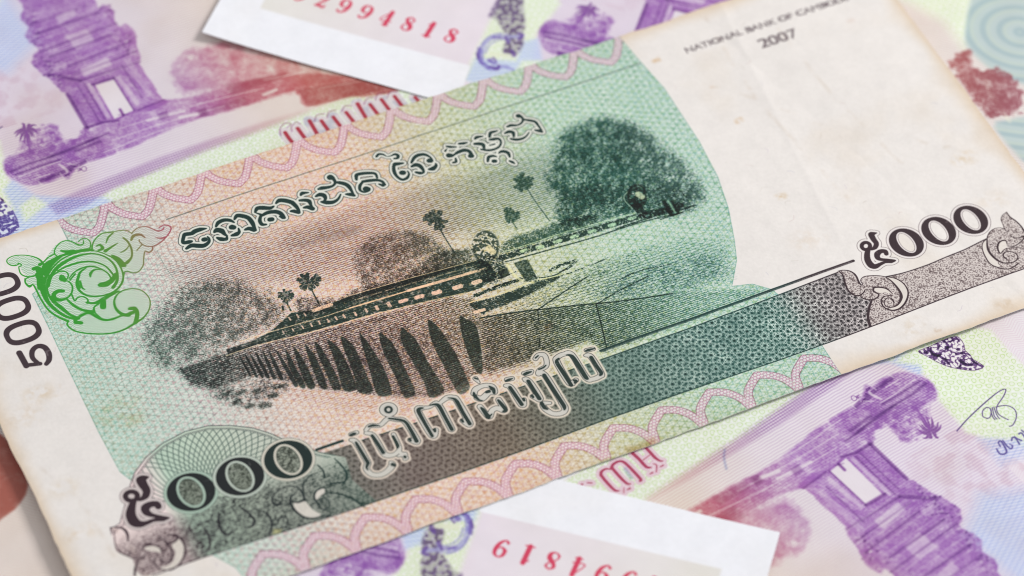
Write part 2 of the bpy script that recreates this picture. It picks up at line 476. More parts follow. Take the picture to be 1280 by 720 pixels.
for k, a in enumerate(arches):
    sl, C, D = poly(a, 0.16, 3)
    if sl is None: continue
    X, Y = A.XY(sl)
    hz = 0.72 + 0.3 * lines(Y, 0.36, 0.2, 0.12) - 0.25 * (vnoise(X, Y, 0.2, 77) > 0.72)
    A.ink(sl, C * np.clip(hz * (0.86 + 0.3 * ss(17, 30, Y)), 0, 1), tint(ramp(A.xs, [(0, (50, 66, 64)), (60, (48, 74, 64)), (146, (46, 74, 64))]), sl), 0.93)
    i = A.part('arch', 'engraved_bridge'); A.mark(sl, D < 0.05, i)
thin = [((346, 439), (370, 482), 4.4), ((337, 440), (352, 474), 4.2), ((329, 440), (343, 473), 3.8), ((320, 441), (335, 472), 3.6), ((313, 443), (328, 471), 3.2), ((306.5, 443.5), (320.6, 471), 3.0), ((300, 446), (313, 470), 2.2)]
for a, b, w in thin:
    P, W = tr([(*a, 1.2), ((a[0] * .6 + b[0] * .4), (a[1] * .6 + b[1] * .4), w), (*b, w)])
    sl, D = A.sd_strokes([(P, W)], 0.3)
    A.ink(sl, A.cov(D, 0.10), col(44, 62, 60), 0.85)
    i = A.part('arch', 'engraved_bridge'); A.mark(sl, D < 0.05, i)
# balustrade: a dark deck band with bright rail lines and openings
def dk(pts, w, color=None, a=0.92, rough=0.3):
    sl, D = A.sd_strokes([tr(pts, w=w)], 0.5)
    X, Y = A.XY(sl)
    n = vnoise(X, Y, 0.17, 91)
    A.ink(sl, A.cov(D + rough * 0.25 * (n - 0.5), 0.1) * (1 - rough * ss(0.62, 0.75, n)), tint(DARK, sl) * 1.1 if color is None else color, a)
    A.mark(sl, D < 0, br)
def lt(pts, w, color=(232, 214, 190), a=0.8, rough=0.3):
    sl, D = A.sd_strokes([tr(pts, w=w)], 0.5)
    X, Y = A.XY(sl); n = vnoise(X, Y, 0.16, 92)
    A.over(sl, A.cov(D, 0.1) * (1 - rough * ss(0.5, 0.7, n)), np.array(color, np.float32) / 255 * tint(FIELD, sl) / 0.85, a)
sl, C, D = poly([(283, 437), (320, 424), (338, 414), (352, 402), (364, 391), (395, 386), (430, 373), (500, 352), (560, 335), (596, 325), (612, 330), (622, 346), (600, 361), (585, 366), (467, 392), (400, 411), (320, 431), (285, 444)], 0.2)
foliage(A, sl, C * 0.80, np.clip(tint(DARK, sl) * 1.35, 0, 1), 44, 0.9, 0.26, 0.5)
A.ink(sl, C * 0.30, tint(DARK, sl) * 1.6, 0.9)
for y0 in (0, 3.2): lt([(300, 436 - y0 - 3), (400, 408 - y0 - 3), (467, 390 - y0 - 3), (560, 368 - y0 - 3), (596, 358 - y0 - 3)], 0.7, (200, 200, 180), 0.45, 0.9)
lt([(440, 376), (500, 359), (560, 342), (600, 331)], 1.6, (225, 215, 190), 0.5, 0.95)
lt([(440, 380), (500, 363), (560, 346), (600, 334)], 0.8, (225, 215, 190), 0.4, 0.95)
A.mark(sl, D < 0, br)
lt([(300, 427), (340, 414), (400, 397), (437, 385), (470, 375)], 1.2, (250, 235, 205), 0.8)
lt([(437, 385), (502, 366.5), (540, 355)], 1.8, (250, 225, 195), 0.9, 0.2)
lt([(510, 364), (560, 349.5), (606, 336.5)], 3.6, (250, 222, 205), 0.9, 0.2)
lt([(430, 371.5), (500, 352), (560, 335.5), (595, 326)], 1.0, (245, 235, 205), 0.8)
lt([(283, 445), (320, 432), (400, 412), (467, 393), (560, 371), (590, 365)], 1.1, (245, 230, 195), 0.75)
for x, y, w in [(486, 381, 4.2), (471, 385, 3.6), (457.5, 388, 2.6), (444, 392, 2.6), (430, 395, 2.4), (420, 397.5, 2.2), (410, 400.5, 2.2), (399, 403, 2), (389, 406, 2), (378, 408.5, 1.8), (366, 412, 1.6), (354, 415, 1.6), (362, 398, 2), (372, 395, 2), (381, 393, 1.8)]:
    lt([(x - 0.8, y - 1.6), (x + 1.2, y + 1.6)], w, (245, 222, 212), 0.85)
for x, y, w in [(504, 376.5, 4.6), (524, 371.5, 5.2), (546, 366, 5.6), (572, 359.5, 5.8), (596, 353, 5.8)]:
    lt([(x - 3.6, y + 1.0), (x + 3.6, y - 1.2)], w, (250, 222, 214), 0.92, 0.2)
lt([(392, 388), (414, 380.5)], 4.4, (250, 225, 205), 0.9)
# balustrade running on to the right
dk([(628, 323), (660, 312), (700, 300), (740, 288), (790, 273), (835, 262), (850, 257)], 8.0, rough=0.8)
lt([(630, 315), (665, 304), (700, 292), (740, 281), (790, 267)], 1.1, (235, 240, 215), 0.8)
dk([(632, 328), (690, 311), (740, 297), (800, 278), (852, 266)], 1.6, rough=0.2)
for x, y in [(655, 313.5), (675, 309), (697, 301.5), (718, 295.5), (740, 289), (765, 281), (790, 272.5)]:
    lt([(x - 3, y + 0.8), (x + 3, y - 1)], 4.6, (225, 240, 215), 0.8, 0.5)
dk([(770, 286), (812, 272), (852, 262), (868, 257)], 2.2, rough=0.5)
# stepped plinth, dark streaks of paving and the pillar
dk([(594, 370), (620, 360), (650, 350)], 4.5, rough=0.8)
sl, C, D = poly([(586, 380), (630, 368), (662, 356), (692, 346), (704, 344), (684, 357), (660, 370), (630, 382), (604, 393), (592, 388)], 0.4)
foliage(A, sl, C * 0.85, tint(DARK, sl), 41, 1.5, 0.2, 0.4); A.mark(sl, D < 0, br)
lt([(585, 379), (630, 366.5), (662, 354), (710, 341)], 1.4, (235, 225, 190), 0.85)
lt([(594, 390.5), (605, 387.5)], 4.5, (250, 225, 215), 0.9)
lt([(600, 396), (640, 386), (672, 372), (700, 360)], 2.2, (245, 225, 200), 0.5)
sl, C, D = poly([(642, 329), (655, 325), (660, 325), (672, 349), (657, 352)], 0.16)
A.ink(sl, C * (1 - 0.35 * (vnoise(*A.XY(sl), 0.2, 8) > 0.5)), col(28, 58, 48), 0.9); A.mark(sl, D < 0, br)
sl, C, D = poly([(622, 340), (634, 335), (637, 344), (626, 350)], 0.2); A.ink(sl, C, col(34, 56, 48), 0.8); A.mark(sl, D < 0, br)
dk([(668, 346), (680, 347), (700, 341), (718, 327)], 1.2)
dk([(688, 338), (702, 331), (718, 325.5)], 3.4, rough=0.9)
dk([(830, 253, 5), (839, 268, 5)], 5, rough=0.2); lt([(835, 251), (844, 266)], 2, (190, 215, 190), 0.7, 0.2); dk([(840, 252), (848, 266)], 2.5)
dk([(826, 274), (846, 268), (854, 265)], 1.6)
# the two naga statues: scalloped rings with bright openings
def naga(cx, cy, rx, ry, op, seed):
    pts = [(cx + rx * math.cos(t), cy + ry * math.sin(t)) for t in np.linspace(0, 2 * math.pi, 18)[:-1]]
    sl, C, D = poly(pts, 0.25, 3)
    X, Y = A.XY(sl)
    n = vnoise(X, Y, 0.2, seed); m = vnoise(X, Y, 0.34, seed + 1)
    A.ink(sl, C * ss(0.36, 0.56, 0.5 * n + 0.4 * m + 0.12 * (D > -0.3) + 0.03), col(34, 60, 52), 0.85)
    lt(op, 7.5, (240, 225, 200), 0.85)
    i = A.part('engraved_statue', 'engraved_view'); A.mark(sl, D < 0, i)
naga(607, 309, 17, 20, [(611, 311), (616, 316)], 51)
sl, C, D = poly([(594, 326), (622, 318), (632, 330), (628, 350), (612, 356), (600, 345)], 0.8, 3)
foliage(A, sl, C * 0.52, tint(DARK, sl), 46, 0.8, 0.25, 0.8)
naga(796, 245, 12.5, 15, [(798, 243), (802, 246)], 52)
dk([(796, 258), (804, 268)], 10, rough=0.8)
sl, D = A.sd_strokes([tr([(784, 240), (780, 246), (782, 252), (790, 260)], w=1)], 0.3); A.over(sl, A.cov(D), col(190, 215, 190), 0.7)
# stone edge in the foreground
edgeW = [(600, 398), (640, 392), (672, 388), (720, 382), (760, 378), (800, 373), (850, 366)]
s2, C2, D2 = poly(edgeW + [(900, 362), (960, 364), (890, 392), (755, 440), (735, 424), (700, 440), (612, 466), (604, 462)], 1.0)
X, Y = A.XY(s2)
foliage(A, s2, C2 * (0.52 - 0.28 * ss(72, 98, X)) , tint(BW, s2), 33, 2.5, 0.20, 0.25, 0.33)
hatching(A, s2, C2 * (0.42 - 0.24 * ss(74, 100, X)), tint(BW, s2), 0.33, 0.02, 9, 0.8)
A.mark(s2, D2 < 0, A.part('engraved_pavement', 'engraved_view', 'worn stone kerb and paving in the foreground of the view'))
s2, C2, D2 = poly([(640, 392), (700, 360), (760, 330), (850, 300), (905, 300), (912, 340), (850, 366), (760, 378)], 2.0)
hatching(A, s2, C2 * 0.22, tint(BW, s2), 0.46, 0.04, 10, 0.7)
dk([(600, 398), (640, 391.5), (672, 388), (720, 382), (760, 378), (800, 373), (840, 367)], 1.7, rough=0.15)
dk([(745, 380), (752, 408), (758, 434)], 1.3, rough=0.1)
dk([(672, 388), (674, 406)], 1, rough=0.3); dk([(674, 424), (675, 436)], 0.9, rough=0.3)
dk([(672, 388), (692, 374), (712, 360), (735, 345)], 1.4, rough=0.3)
dk([(746, 380), (772, 364), (810, 345)], 1.3, rough=0.3)
dk([(770, 352), (800, 338), (840, 330)], 1.0, rough=0.7)
s2, C2, D2 = poly([(735, 362), (790, 338), (850, 318), (905, 312), (913, 345), (860, 366), (760, 379)], 2.5)
X, Y = A.XY(s2); foliage(A, s2, C2 * 0.34, col(60, 110, 118), 34, 2.0, 0.22, 0.5, 0.36)
s2, C2, D2 = poly([(603, 396), (640, 378), (690, 352), (760, 322), (820, 305), (800, 330), (740, 352), (690, 378), (650, 388)], 1.6)
X, Y = A.XY(s2); foliage(A, s2, C2 * 0.22, tint(BW, s2), 35, 1.6, 0.22, 0.6, 0.36)
dk([(655, 352), (680, 350), (720, 338), (760, 322)], 0.9, rough=0.8); dk([(700, 340), (712, 334), (722, 326)], 1.6, rough=0.9)
dk([(612, 352), (632, 346), (645, 340)], 1.2, rough=0.5); dk([(610, 362), (640, 352), (668, 345)], 0.9, rough=0.5)
lt([(634, 332), (644, 346), (652, 351)], 3.2, (236, 230, 205), 0.8, 0.1)
# shrubs at the water
grove([(262, 490), (290, 480), (330, 472), (352, 478), (360, 488), (340, 500), (315, 512), (290, 508), (268, 500)], 0.36, 71, 1.2, 1.0, 'engraved_shrub', contrast=1.1, color=BW)
for x, y, w in [(302, 491, 7), (320, 489, 6), (331, 507, 9), (346, 484, 6), (341, 495, 7), (283, 492, 5), (296, 503, 6), (313, 508, 6), (355, 482, 5)]:
    s2, D2 = A.sd_strokes([tr([(x - w * .5, y + 1), (x + w * .5, y - 1)], w=w * .6)], 0.8)
    foliage(A, s2, ss(0.5, -0.2, D2) * 0.72, tint(MIDT, s2), 72 + int(x), 0.6, 0.2, 0.3)
# sugar palms
def palm(cx, cy, r, base, tw, seed, color=None, squash=0.85):
    rs = random.Random(seed); st = []
    r = r * 1.12
    n = int(14 + 2 * r)
    for k in range(n):
        a = rs.uniform(0, 2 * math.pi); q = r * rs.uniform(0.35, 1.0)
        ex, ey = cx + q * math.cos(a), cy + q * squash * math.sin(a) - 0.1 * r
        st.append(tr([(cx, cy, 1.2), ((cx + ex) / 2 + rs.uniform(-1, 1), (cy + ey) / 2 - 0.8, r * 0.16), (ex, ey, r * 0.30)]))
    i = A.part('engraved_palm', 'engraved_view')
    st.append(tr([(cx, cy, tw), ((cx + base[0]) / 2 - 1.0, (cy + base[1]) / 2, tw * 0.8), (base[0], base[1], tw)]))
    sl, D = A.sd_strokes(st, 0.6)
    X, Y = A.XY(sl); nn = vnoise(X, Y, 0.2, seed)
    A.ink(sl, A.cov(D, 0.1) * (1 - 0.45 * ss(0.55, 0.7, nn)), tint(DARK, sl) * 1.15 if color is None else color, 0.9)
    A.mark(sl, D < 0.22, i)
palm(545, 277, 13, (568, 316), 1.7, 1)
palm(386, 352, 12.5, (398.5, 379), 1.8, 2)
palm(357, 371, 9, (363.5, 388), 1.8, 3)
dk([(353, 383), (354, 387)], 2.2)
palm(655, 229, 12, (687, 276), 1.5, 4, col(34, 84, 72))
palm(638, 270, 10, (646.5, 286), 1.3, 5, col(34, 84, 72))

# ---- corner leaf ornament -------------------------------------------
orn = A.part('leaf_ornament')
hull = [(9, 325), (20, 319), (45, 321), (55, 327), (60, 318), (68, 307), (78, 300), (90, 301), (98, 305), (106, 298), (113, 303), (117, 309), (117, 300), (124, 291), (136, 287), (150, 287), (163, 292), (175, 283), (190, 285), (205, 281), (213, 285), (208, 296), (195, 305), (187, 314), (181, 314), (180, 325), (177, 336), (168, 340), (157, 338), (154, 355), (149, 364), (163, 360), (178, 364), (188, 378), (185, 393), (170, 405), (150, 414), (125, 417), (100, 414), (84, 405), (70, 395), (55, 375), (45, 360), (40, 355), (34, 354), (32, 349), (34, 345), (28, 339), (24, 331), (13, 331)]
sl, C, D = poly(hull, 0.06)
X, Y = A.XY(sl)
ORN = ramp(A.xs, [(0, (54, 184, 52)), (19, (58, 180, 50)), (24, (96, 168, 56)), (27.5, (150, 150, 84)), (29.5, (172, 120, 96)), (32, (200, 92, 110)), (146, (200, 92, 110))])
A.over(sl, C, col(222, 230, 224), 0.82)
wv = lines(Y + 0.06 * np.sin(X * 7.5), 0.30, 0.10, 0.07)
A.ink(sl, C * wv, np.clip(tint(ORN, sl) * 0.55 + 0.22, 0, 1), 0.55)
A.ink(sl, C, tint(ORN, sl), 0.05)
A.mark(sl, D < 0.05, orn)
O1, O2, O3 = ((0, 270), 8), ((0, 340), 6.4), ((60, 270), 7.11)
ost = [
 (O1, [(190, 470, 9), (160, 490, 10), (110, 488, 10), (72, 462, 8), (74, 428, 8), (130, 396, 8), (210, 386, 8), (290, 392, 9), (370, 415, 10), (420, 455, 14), (445, 520, 12), (450, 600, 10), (446, 680, 10)]),
 (O1, [(180, 465, 8), (212, 480, 8), (205, 498, 8), (188, 505, 8), (200, 560, 9), (230, 590, 10), (290, 605, 12), (360, 588, 14), (395, 560, 30)]),
 (O1, [(335, 525, 28), (372, 520, 44), (400, 560, 54), (385, 640, 26), (400, 715, 40)]),
 (O1, [(300, 604, 10), (262, 622, 8), (252, 660, 10), (285, 692, 12), (315, 685, 9)]),
 (O1, [(400, 480, 30), (440, 450, 10), (480, 410, 10), (540, 375, 10)]),
 (O1, [(445, 560, 60), (470, 500, 70), (520, 455, 50), (575, 415, 34), (620, 390, 22), (700, 365, 24), (780, 345, 24), (870, 330, 26), (930, 335, 16)]),
 (O1, [(578, 400, 10), (545, 372, 10), (552, 320, 9), (600, 262, 9), (670, 238, 9), (730, 256, 10), (790, 284, 14), (832, 272, 10), (832, 240, 8)]),
 (O1, [(785, 250, 8), (815, 224, 8), (860, 218, 8), (900, 250, 9), (905, 300, 10), (880, 328, 10)]),
 (O1, [(610, 342, 14), (660, 350, 26), (740, 345, 26)]),
 (O1, [(430, 715, 30), (440, 640, 36), (465, 600, 20), (520, 520, 14), (600, 440, 14), (700, 385, 12), (820, 350, 10), (940, 342, 9), (1060, 378, 9), (1160, 440, 12), (1220, 540, 12), (1230, 640, 12), (1190, 715, 10)]),
 (O1, [(478, 715, 10), (495, 620, 18), (560, 525, 30), (640, 460, 30), (760, 400, 22), (900, 370, 12), (1020, 390, 12), (1110, 445, 14), (1165, 530, 16), (1170, 640, 22), (1130, 710, 26)]),
 (O1, [(575, 545, 12), (700, 485, 18), (850, 450, 16), (960, 458, 13), (1060, 500, 12), (1130, 580, 14)]),
 (O1, [(690, 620, 9), (740, 560, 11), (820, 515, 14), (920, 498, 14), (1020, 530, 12), (1080, 570, 10), (1110, 620, 14)]),
 (O1, [(800, 715, 14), (775, 640, 16), (800, 560, 18), (860, 515, 10)]),
 (O1, [(905, 605, 10), (905, 570, 22), (940, 535, 16), (1000, 530, 8)]),
 (O1, [(1000, 685, 34), (1040, 680, 46), (1090, 665, 34), (1130, 620, 26), (1150, 570, 12)]),
 (O1, [(490, 700, 10), (520, 600, 12), (590, 553, 12), (650, 550, 10), (682, 580, 10), (672, 620, 10), (650, 640, 12)]),
 (O1, [(610, 595, 20), (615, 625, 36), (640, 640, 18)]),
 (O2, [(200, 50, 8), (204, 85, 10), (236, 115, 13), (262, 98, 8), (285, 130, 10), (330, 220, 10), (390, 305, 11), (460, 355, 13), (545, 392, 16)]),
 (O2, [(310, 20, 44), (335, 80, 40), (350, 160, 34), (385, 240, 22), (450, 305, 20), (530, 355, 18), (610, 375, 14)]),
 (O2, [(395, 25, 12), (375, 90, 10), (385, 170, 12), (430, 235, 22), (490, 285, 24), (560, 340, 16), (630, 370, 18)]),
 (O2, [(505, 150, 22), (465, 150, 26), (432, 175, 26), (436, 210, 30), (480, 222, 24), (535, 205, 13), (572, 165, 11), (578, 110, 10), (545, 70, 9), (512, 72, 9)]),
 (O2, [(495, 35, 30), (510, 55, 30)]),
 (O2, [(530, 210, 10), (585, 262, 17), (660, 302, 18), (745, 315, 20)]),
 (O2, [(575, 180, 10), (598, 228, 9), (620, 202, 9), (665, 194, 9), (702, 218, 9), (698, 245, 12)]),
 (O2, [(560, 60, 10), (600, 12, 10)]),
 (O2, [(632, 20, 16), (615, 90, 18), (640, 150, 14), (700, 185, 12), (780, 190, 11), (860, 175, 10), (930, 140, 11), (975, 80, 10), (992, 0, 10)]),
 (O2, [(640, 70, 14), (655, 120, 12), (680, 138, 6)]),
 (O2, [(810, 95, 30), (850, 92, 38), (895, 62, 30), (925, 20, 30)]),
 (O2, [(690, 240, 10), (760, 245, 18), (830, 210, 26), (890, 175, 24), (950, 150, 12)]),
 (O2, [(755, 320, 16), (752, 280, 10), (790, 250, 12)]),
 (O2, [(825, 235, 34), (825, 275, 36)]),
 (O2, [(545, 392, 10), (540, 425, 10), (600, 470, 10), (720, 492, 10), (860, 492, 10), (980, 465, 11), (1090, 400, 16), (1150, 360, 10), (1195, 290, 8), (1195, 210, 7), (1135, 145, 7), (1050, 130, 7), (965, 155, 9), (918, 210, 11), (922, 280, 15), (970, 330, 22), (1030, 345, 22)]),
 (O2, [(1035, 290, 20), (1075, 290, 30), (1098, 330, 24), (1085, 400, 26)]),
 (O2, [(1000, 345, 16), (1050, 325, 24), (1090, 310, 20)]),
 (O2, [(600, 385, 20), (650, 345, 18), (715, 325, 18), (770, 355, 18), (830, 380, 18), (900, 375, 16), (975, 345, 12)]),
 (O2, [(605, 400, 26), (650, 405, 24)]),
 (O2, [(752, 285, 8), (762, 325, 9), (800, 362, 12)]),
 (O3, [(390, 300, 12), (395, 250, 9), (420, 200, 9), (480, 150, 9), (560, 138, 11), (640, 124, 8), (700, 124, 8), (745, 152, 8)]),
 (O3, [(430, 262, 10), (460, 250, 16), (485, 280, 22), (450, 300, 16)]),
 (O3, [(515, 235, 6), (535, 185, 14), (580, 142, 10)]),
 (O3, [(510, 305, 26), (560, 272, 16), (620, 235, 6)]),
 (O3, [(668, 188, 12), (710, 225, 14), (742, 290, 14), (742, 360, 14), (700, 410, 26)]),
 (O3, [(570, 345, 14), (620, 380, 36), (660, 425, 44), (690, 440, 10)]),
 (O3, [(640, 322, 5), (690, 295, 10), (722, 255, 8)]),
 (O3, [(745, 145, 8), (790, 105, 8), (860, 88, 8), (920, 105, 8), (975, 128, 10), (1015, 118, 12), (1030, 98, 8)]),
 (O3, [(985, 102, 8), (1030, 75, 8), (1080, 85, 9), (1092, 115, 9), (1060, 170, 9), (1000, 230, 9), (930, 264, 9), (860, 258, 8), (815, 225, 8), (810, 205, 8)]),
 (O3, [(740, 210, 14), (760, 172, 24), (820, 160, 18), (862, 188, 8)]),
 (O3, [(955, 188, 5), (1010, 192, 14), (1050, 180, 8)]),
 (O3, [(930, 266, 9), (925, 300, 10), (895, 318, 9), (862, 308, 8), (850, 370, 8), (846, 430, 8), (805, 488, 8), (750, 500, 8), (705, 485, 9), (680, 492, 9)]),
 (O3, [(790, 300, 8), (835, 248, 8)]),
]
sl, D = A.sd_strokes([(P_, W_ * 1.2) for P_, W_ in (tr(p, t[0], t[1]) for t, p in ost)], 0.4)
A.over(sl, A.cov(D), tint(ORN, sl) * 0.82, 0.96)
A.mark(sl, D < 0, orn)

# ---- numerals running up the left margin ------------------------------
MARG = col(58, 44, 50)
sn = A.part('side_numeral')
for cx, cy in [(8.35, 60.2), (8.2, 55.75), (8.05, 51.25)]:
    sl, D = A.sd_ell((cx, cy), 2.45, 1.85, 0)
    i = A.part('digit', 'side_numeral'); A.mark(sl, D < 0.15, i)
    A.over(sl, A.cov(np.maximum(D, 0)) , MARG, 0)
    s_, E = A.sd_ell((cx, cy), 2.03, 1.36, 0)
    n_ = 2.6
    X, Y = A.XY(sl)
    f = lambda rx, ry: (np.abs((X - cx) / rx) ** n_ + np.abs((Y - cy) / ry) ** n_) ** (1 / n_) - 1
    ring = np.minimum(-f(2.52, 1.95) * 1.95, f(1.80, 1.10) * 1.1)
    A.over(sl, np.clip(0.5 + ring * A.den, 0, 1), MARG, 0.97)
T = ((0, 360), 4)
i = A.part('digit', 'side_numeral')
sl, D = A.sd_strokes([tr([(96, 322, 26), (132, 388, 26)], *T), tr([(132, 385, 20), (200, 377, 20)], *T),
                      tr([(193, 376, 18), (163, 348, 21), (162, 312, 24), (188, 290, 24), (222, 295, 25), (243, 325, 26), (245, 358, 24), (232, 378, 20)], *T)], 0.4)
A.over(sl, A.cov(D), MARG, 0.97); A.mark(sl, D < 0.2, i)

# ---- dark patterned band -----------------------------------------------
bd = A.part('patterned_band')
bandP = [(405, 566), (440, 555), (520, 528), (640, 487), (755, 449), (860, 411), (960, 374.5), (1046, 342), (1056, 347), (1058, 362), (1066, 370), (1088, 376), (1086, 392), (1084, 411), (960, 455.5), (770, 520), (640, 567), (455, 632), (420, 640), (400, 600)]
sl, C, D = poly(bandP, 0.06)
X, Y = A.XY(sl)
def star(X, Y, p=0.92):
    u = X / p; v = Y / (p * 0.88); row = np.floor(v)
    u = u + 0.5 * (row % 2); fu = (u % 1) - 0.5; fv = (v % 1) - 0.5
    r = np.sqrt(fu ** 2 + (fv * 0.95) ** 2); a = np.arctan2(fv, fu)
    return r, a
r, a = star(X, Y)
jit = 0.03 * (vnoise(X, Y, 0.35, 14) - 0.5)
def fam(t, p): return np.abs(((X * math.cos(t) + Y * math.sin(t) + jit) / p) % 1.0 - 0.5) * p
ln = np.minimum(np.minimum(fam(0.12, 0.80), fam(1.167, 0.80)), fam(2.214, 0.80))
ln2 = np.minimum(np.minimum(fam(0.644, 0.462), fam(1.691, 0.462)), fam(2.738, 0.462))
n = vnoise(X, Y, 0.20, 14); nb_ = vnoise(X, Y, 0.30, 17)
white = np.maximum(ss(0.085, 0.03, ln), 0.8 * ss(0.07, 0.02, ln2))
white = np.clip(white * ss(-0.4, 0.35, nb_) * (0.75 + 0.5 * n) + 0.35 * ss(0.80, 0.92, n), 0, 1)
n2 = fbm(X, Y, 2.2, 2, 15)
base = ramp(A.xs, [(0, (70, 84, 76)), (34, (70, 78, 70)), (46, (84, 70, 68)), (60, (80, 70, 60)), (68, (66, 70, 62)), (76, (44, 72, 66)), (92, (16, 62, 58)), (103, (16, 60, 54)), (106.5, (34, 30, 34)), (146, (40, 30, 36))])
A.over(sl, C, tint(base, sl), 0.93)
lite = ramp(A.xs, [(0, (176, 182, 170)), (40, (182, 174, 164)), (60, (190, 176, 156)), (76, (172, 190, 178)), (100, (196, 216, 206)), (110, (216, 208, 206)), (146, (216, 208, 206))])
amp = np.interp(A.xs[sl[1]], [30, 45, 60, 75, 90, 110], [0.56, 0.52, 0.52, 0.62, 0.92, 0.96])[None]
A.over(sl, C * white * amp * (0.75 + 0.5 * n2), tint(lite, sl), 1.0)
A.ink(sl, C * ss(0.34, 0.16, r), tint(base, sl) * 1.5, 0.55)
A.mark(sl, D < 0, bd)
# light scroll-work band to the right of it
bl = A.part('scrollwork_band')
lightP = [(1046, 341), (1052, 339.5), (1062, 340.5), (1069, 345), (1074, 356), (1078, 358), (1076, 352), (1080, 347), (1090, 345.6), (1107, 347), (1131, 342), (1160, 331.5), (1185, 321), (1206, 312), (1233, 298), (1236, 290), (1243, 285), (1255, 285), (1251, 273), (1258, 264), (1266, 272), (1281, 290), (1300, 300), (1312, 322), (1280, 335.5), (1212, 361), (1085, 410.5), (1086, 392), (1088, 376), (1066, 370), (1058, 362), (1054, 346)]
sl, C, D = poly(lightP, 0.06)
X, Y = A.XY(sl)
f1 = net(X + 0.25 * (vnoise(X, Y, 0.5, 6) - 0.5), Y, 0.62, 1.2, 0.2)
n = vnoise(X, Y, 0.22, 16)
A.over(sl, C, col(198, 186, 182), 0.75)
A.ink(sl, C * ss(0.75, 0.25, np.abs(f1 + 0.5)), col(60, 40, 46), 0.72)
A.ink(sl, C * ss(0.62, 0.8, n), col(80, 60, 64), 0.5)
A.over(sl, C * ss(0.35, 0.15, n), col(226, 216, 210), 0.5)
A.mark(sl, D < 0, bl)
RDK = col(50, 34, 40)
S, S2 = ((1000, 320), 8), ((1140, 250), 9.11)
cres = [tr([(850, 212), (960, 238), (1040, 290), (1080, 370), (1060, 460), (1000, 530), (920, 550), (905, 525), (975, 490), (1015, 420), (990, 350), (930, 275)], *S)[0],
        tr([(850, 440), (805, 490), (803, 560), (840, 650), (900, 740), (1000, 760), (960, 690), (890, 620), (858, 540)], *S2)[0],
        tr([(745, 330), (800, 325), (870, 345), (915, 385), (850, 372), (800, 378), (752, 358)], *S)[0],
        tr([(1080, 470), (1030, 462), (990, 510), (990, 570), (1010, 600), (1050, 560), (1090, 520)], *S2)[0]]
for P in cres:
    sl, D = A.sd_poly(P, 0.4, sm=3); A.over(sl, A.cov(D), col(226, 218, 210), 0.95)
scr = [
 (S, [(388, 160, 9), (428, 200, 14), (450, 280, 15), (480, 350, 15), (530, 392, 15), (580, 405, 14), (622, 385, 12), (648, 355, 10)]),
 (S, [(380, 160, 8), (430, 150, 8), (500, 160, 12), (555, 200, 16), (588, 270, 17), (615, 300, 9), (622, 285, 7), (605, 250, 7), (640, 215, 8), (720, 205, 8), (800, 207, 8), (860, 222, 8), (925, 270, 13), (990, 350, 20), (1012, 420, 26), (975, 495, 14), (905, 520, 9), (852, 500, 8), (842, 462, 8), (868, 430, 8), (912, 432, 10), (938, 470, 14)]),
 (S, [(600, 405, 9), (640, 435, 10), (700, 445, 10), (760, 430, 12), (788, 392, 11), (735, 360, 16), (740, 325, 16), (800, 320, 15), (870, 337, 12), (920, 382, 7)]),
 (S, [(860, 215, 8), (960, 235, 10), (1040, 290, 10), (1080, 370, 12), (1060, 460, 16), (1000, 530, 16), (920, 550, 14), (840, 520, 12), (810, 460, 12), (830, 420, 10), (870, 405, 8), (920, 400, 6)]),
 (S, [(715, 450, 18), (690, 530, 20), (680, 620, 22), (700, 705, 26)]),
 (S2, [(1080, 130, 7), (1110, 180, 11), (1180, 230, 14), (1240, 290, 16), (1278, 350, 18), (1290, 400, 14), (1240, 470, 12), (1160, 520, 9), (1085, 515, 8)]),
 (S2, [(1080, 130, 6), (1030, 170, 6), (1015, 220, 6), (1040, 275, 6), (1058, 330, 8), (1092, 360, 8), (1096, 335, 6)]),
 (S2, [(1058, 325, 9), (1000, 310, 6), (930, 325, 6), (880, 370, 8), (856, 440, 12), (868, 560, 24), (935, 650, 24), (1020, 705, 16), (1100, 712, 12), (1160, 700, 12), (1205, 660, 14), (1190, 610, 12), (1120, 580, 9), (1060, 590, 12), (1040, 630, 14), (1080, 670, 14)]),
 (S2, [(1085, 500, 8), (1070, 460, 12), (1020, 460, 14), (980, 500, 18), (980, 560, 18), (1010, 602, 10), (1050, 560, 8), (1110, 540, 8), (1180, 533, 8), (1290, 548, 8)]),
 (S2, [(1130, 410, 8), (1190, 425, 8), (1250, 415, 12), (1285, 400, 12)]),
 (S2, [(850, 440, 8), (805, 490, 8), (803, 560, 10), (840, 650, 12), (900, 730, 12), (1000, 770, 12), (1110, 780, 12), (1210, 720, 14)]),
]
sd = A.part('scroll_ornament', 'scrollwork_band')
sl, D = A.sd_strokes([tr(p, *t) for t, p in scr], 0.4)
A.over(sl, A.cov(D), RDK, 0.95); A.mark(sl, D < 0.25, sd)
def rule(pts, w, color=None, a=0.95, sm=True):
    sl, D = A.sd_strokes([tr(pts, w=w)], 0.4, sm=sm)
    A.over(sl, A.cov(D), tint(DARK, sl) if color is None else color, a)
rule([(1107, 347), (1131, 341.5), (1160, 331.5), (1185, 320.5), (1206, 311.5), (1233, 298)], 1.3)
rule([(190, 721), (275, 690.5), (455, 632), (640, 567.3), (770, 519.5), (960, 455), (1085, 410.3), (1212, 360.8), (1281, 335), (1330, 318)], 1.3)
rule([(440, 554.5), (520, 528), (640, 487), (755, 448.5), (860, 411), (960, 374), (1047, 341.5)], 1.3)

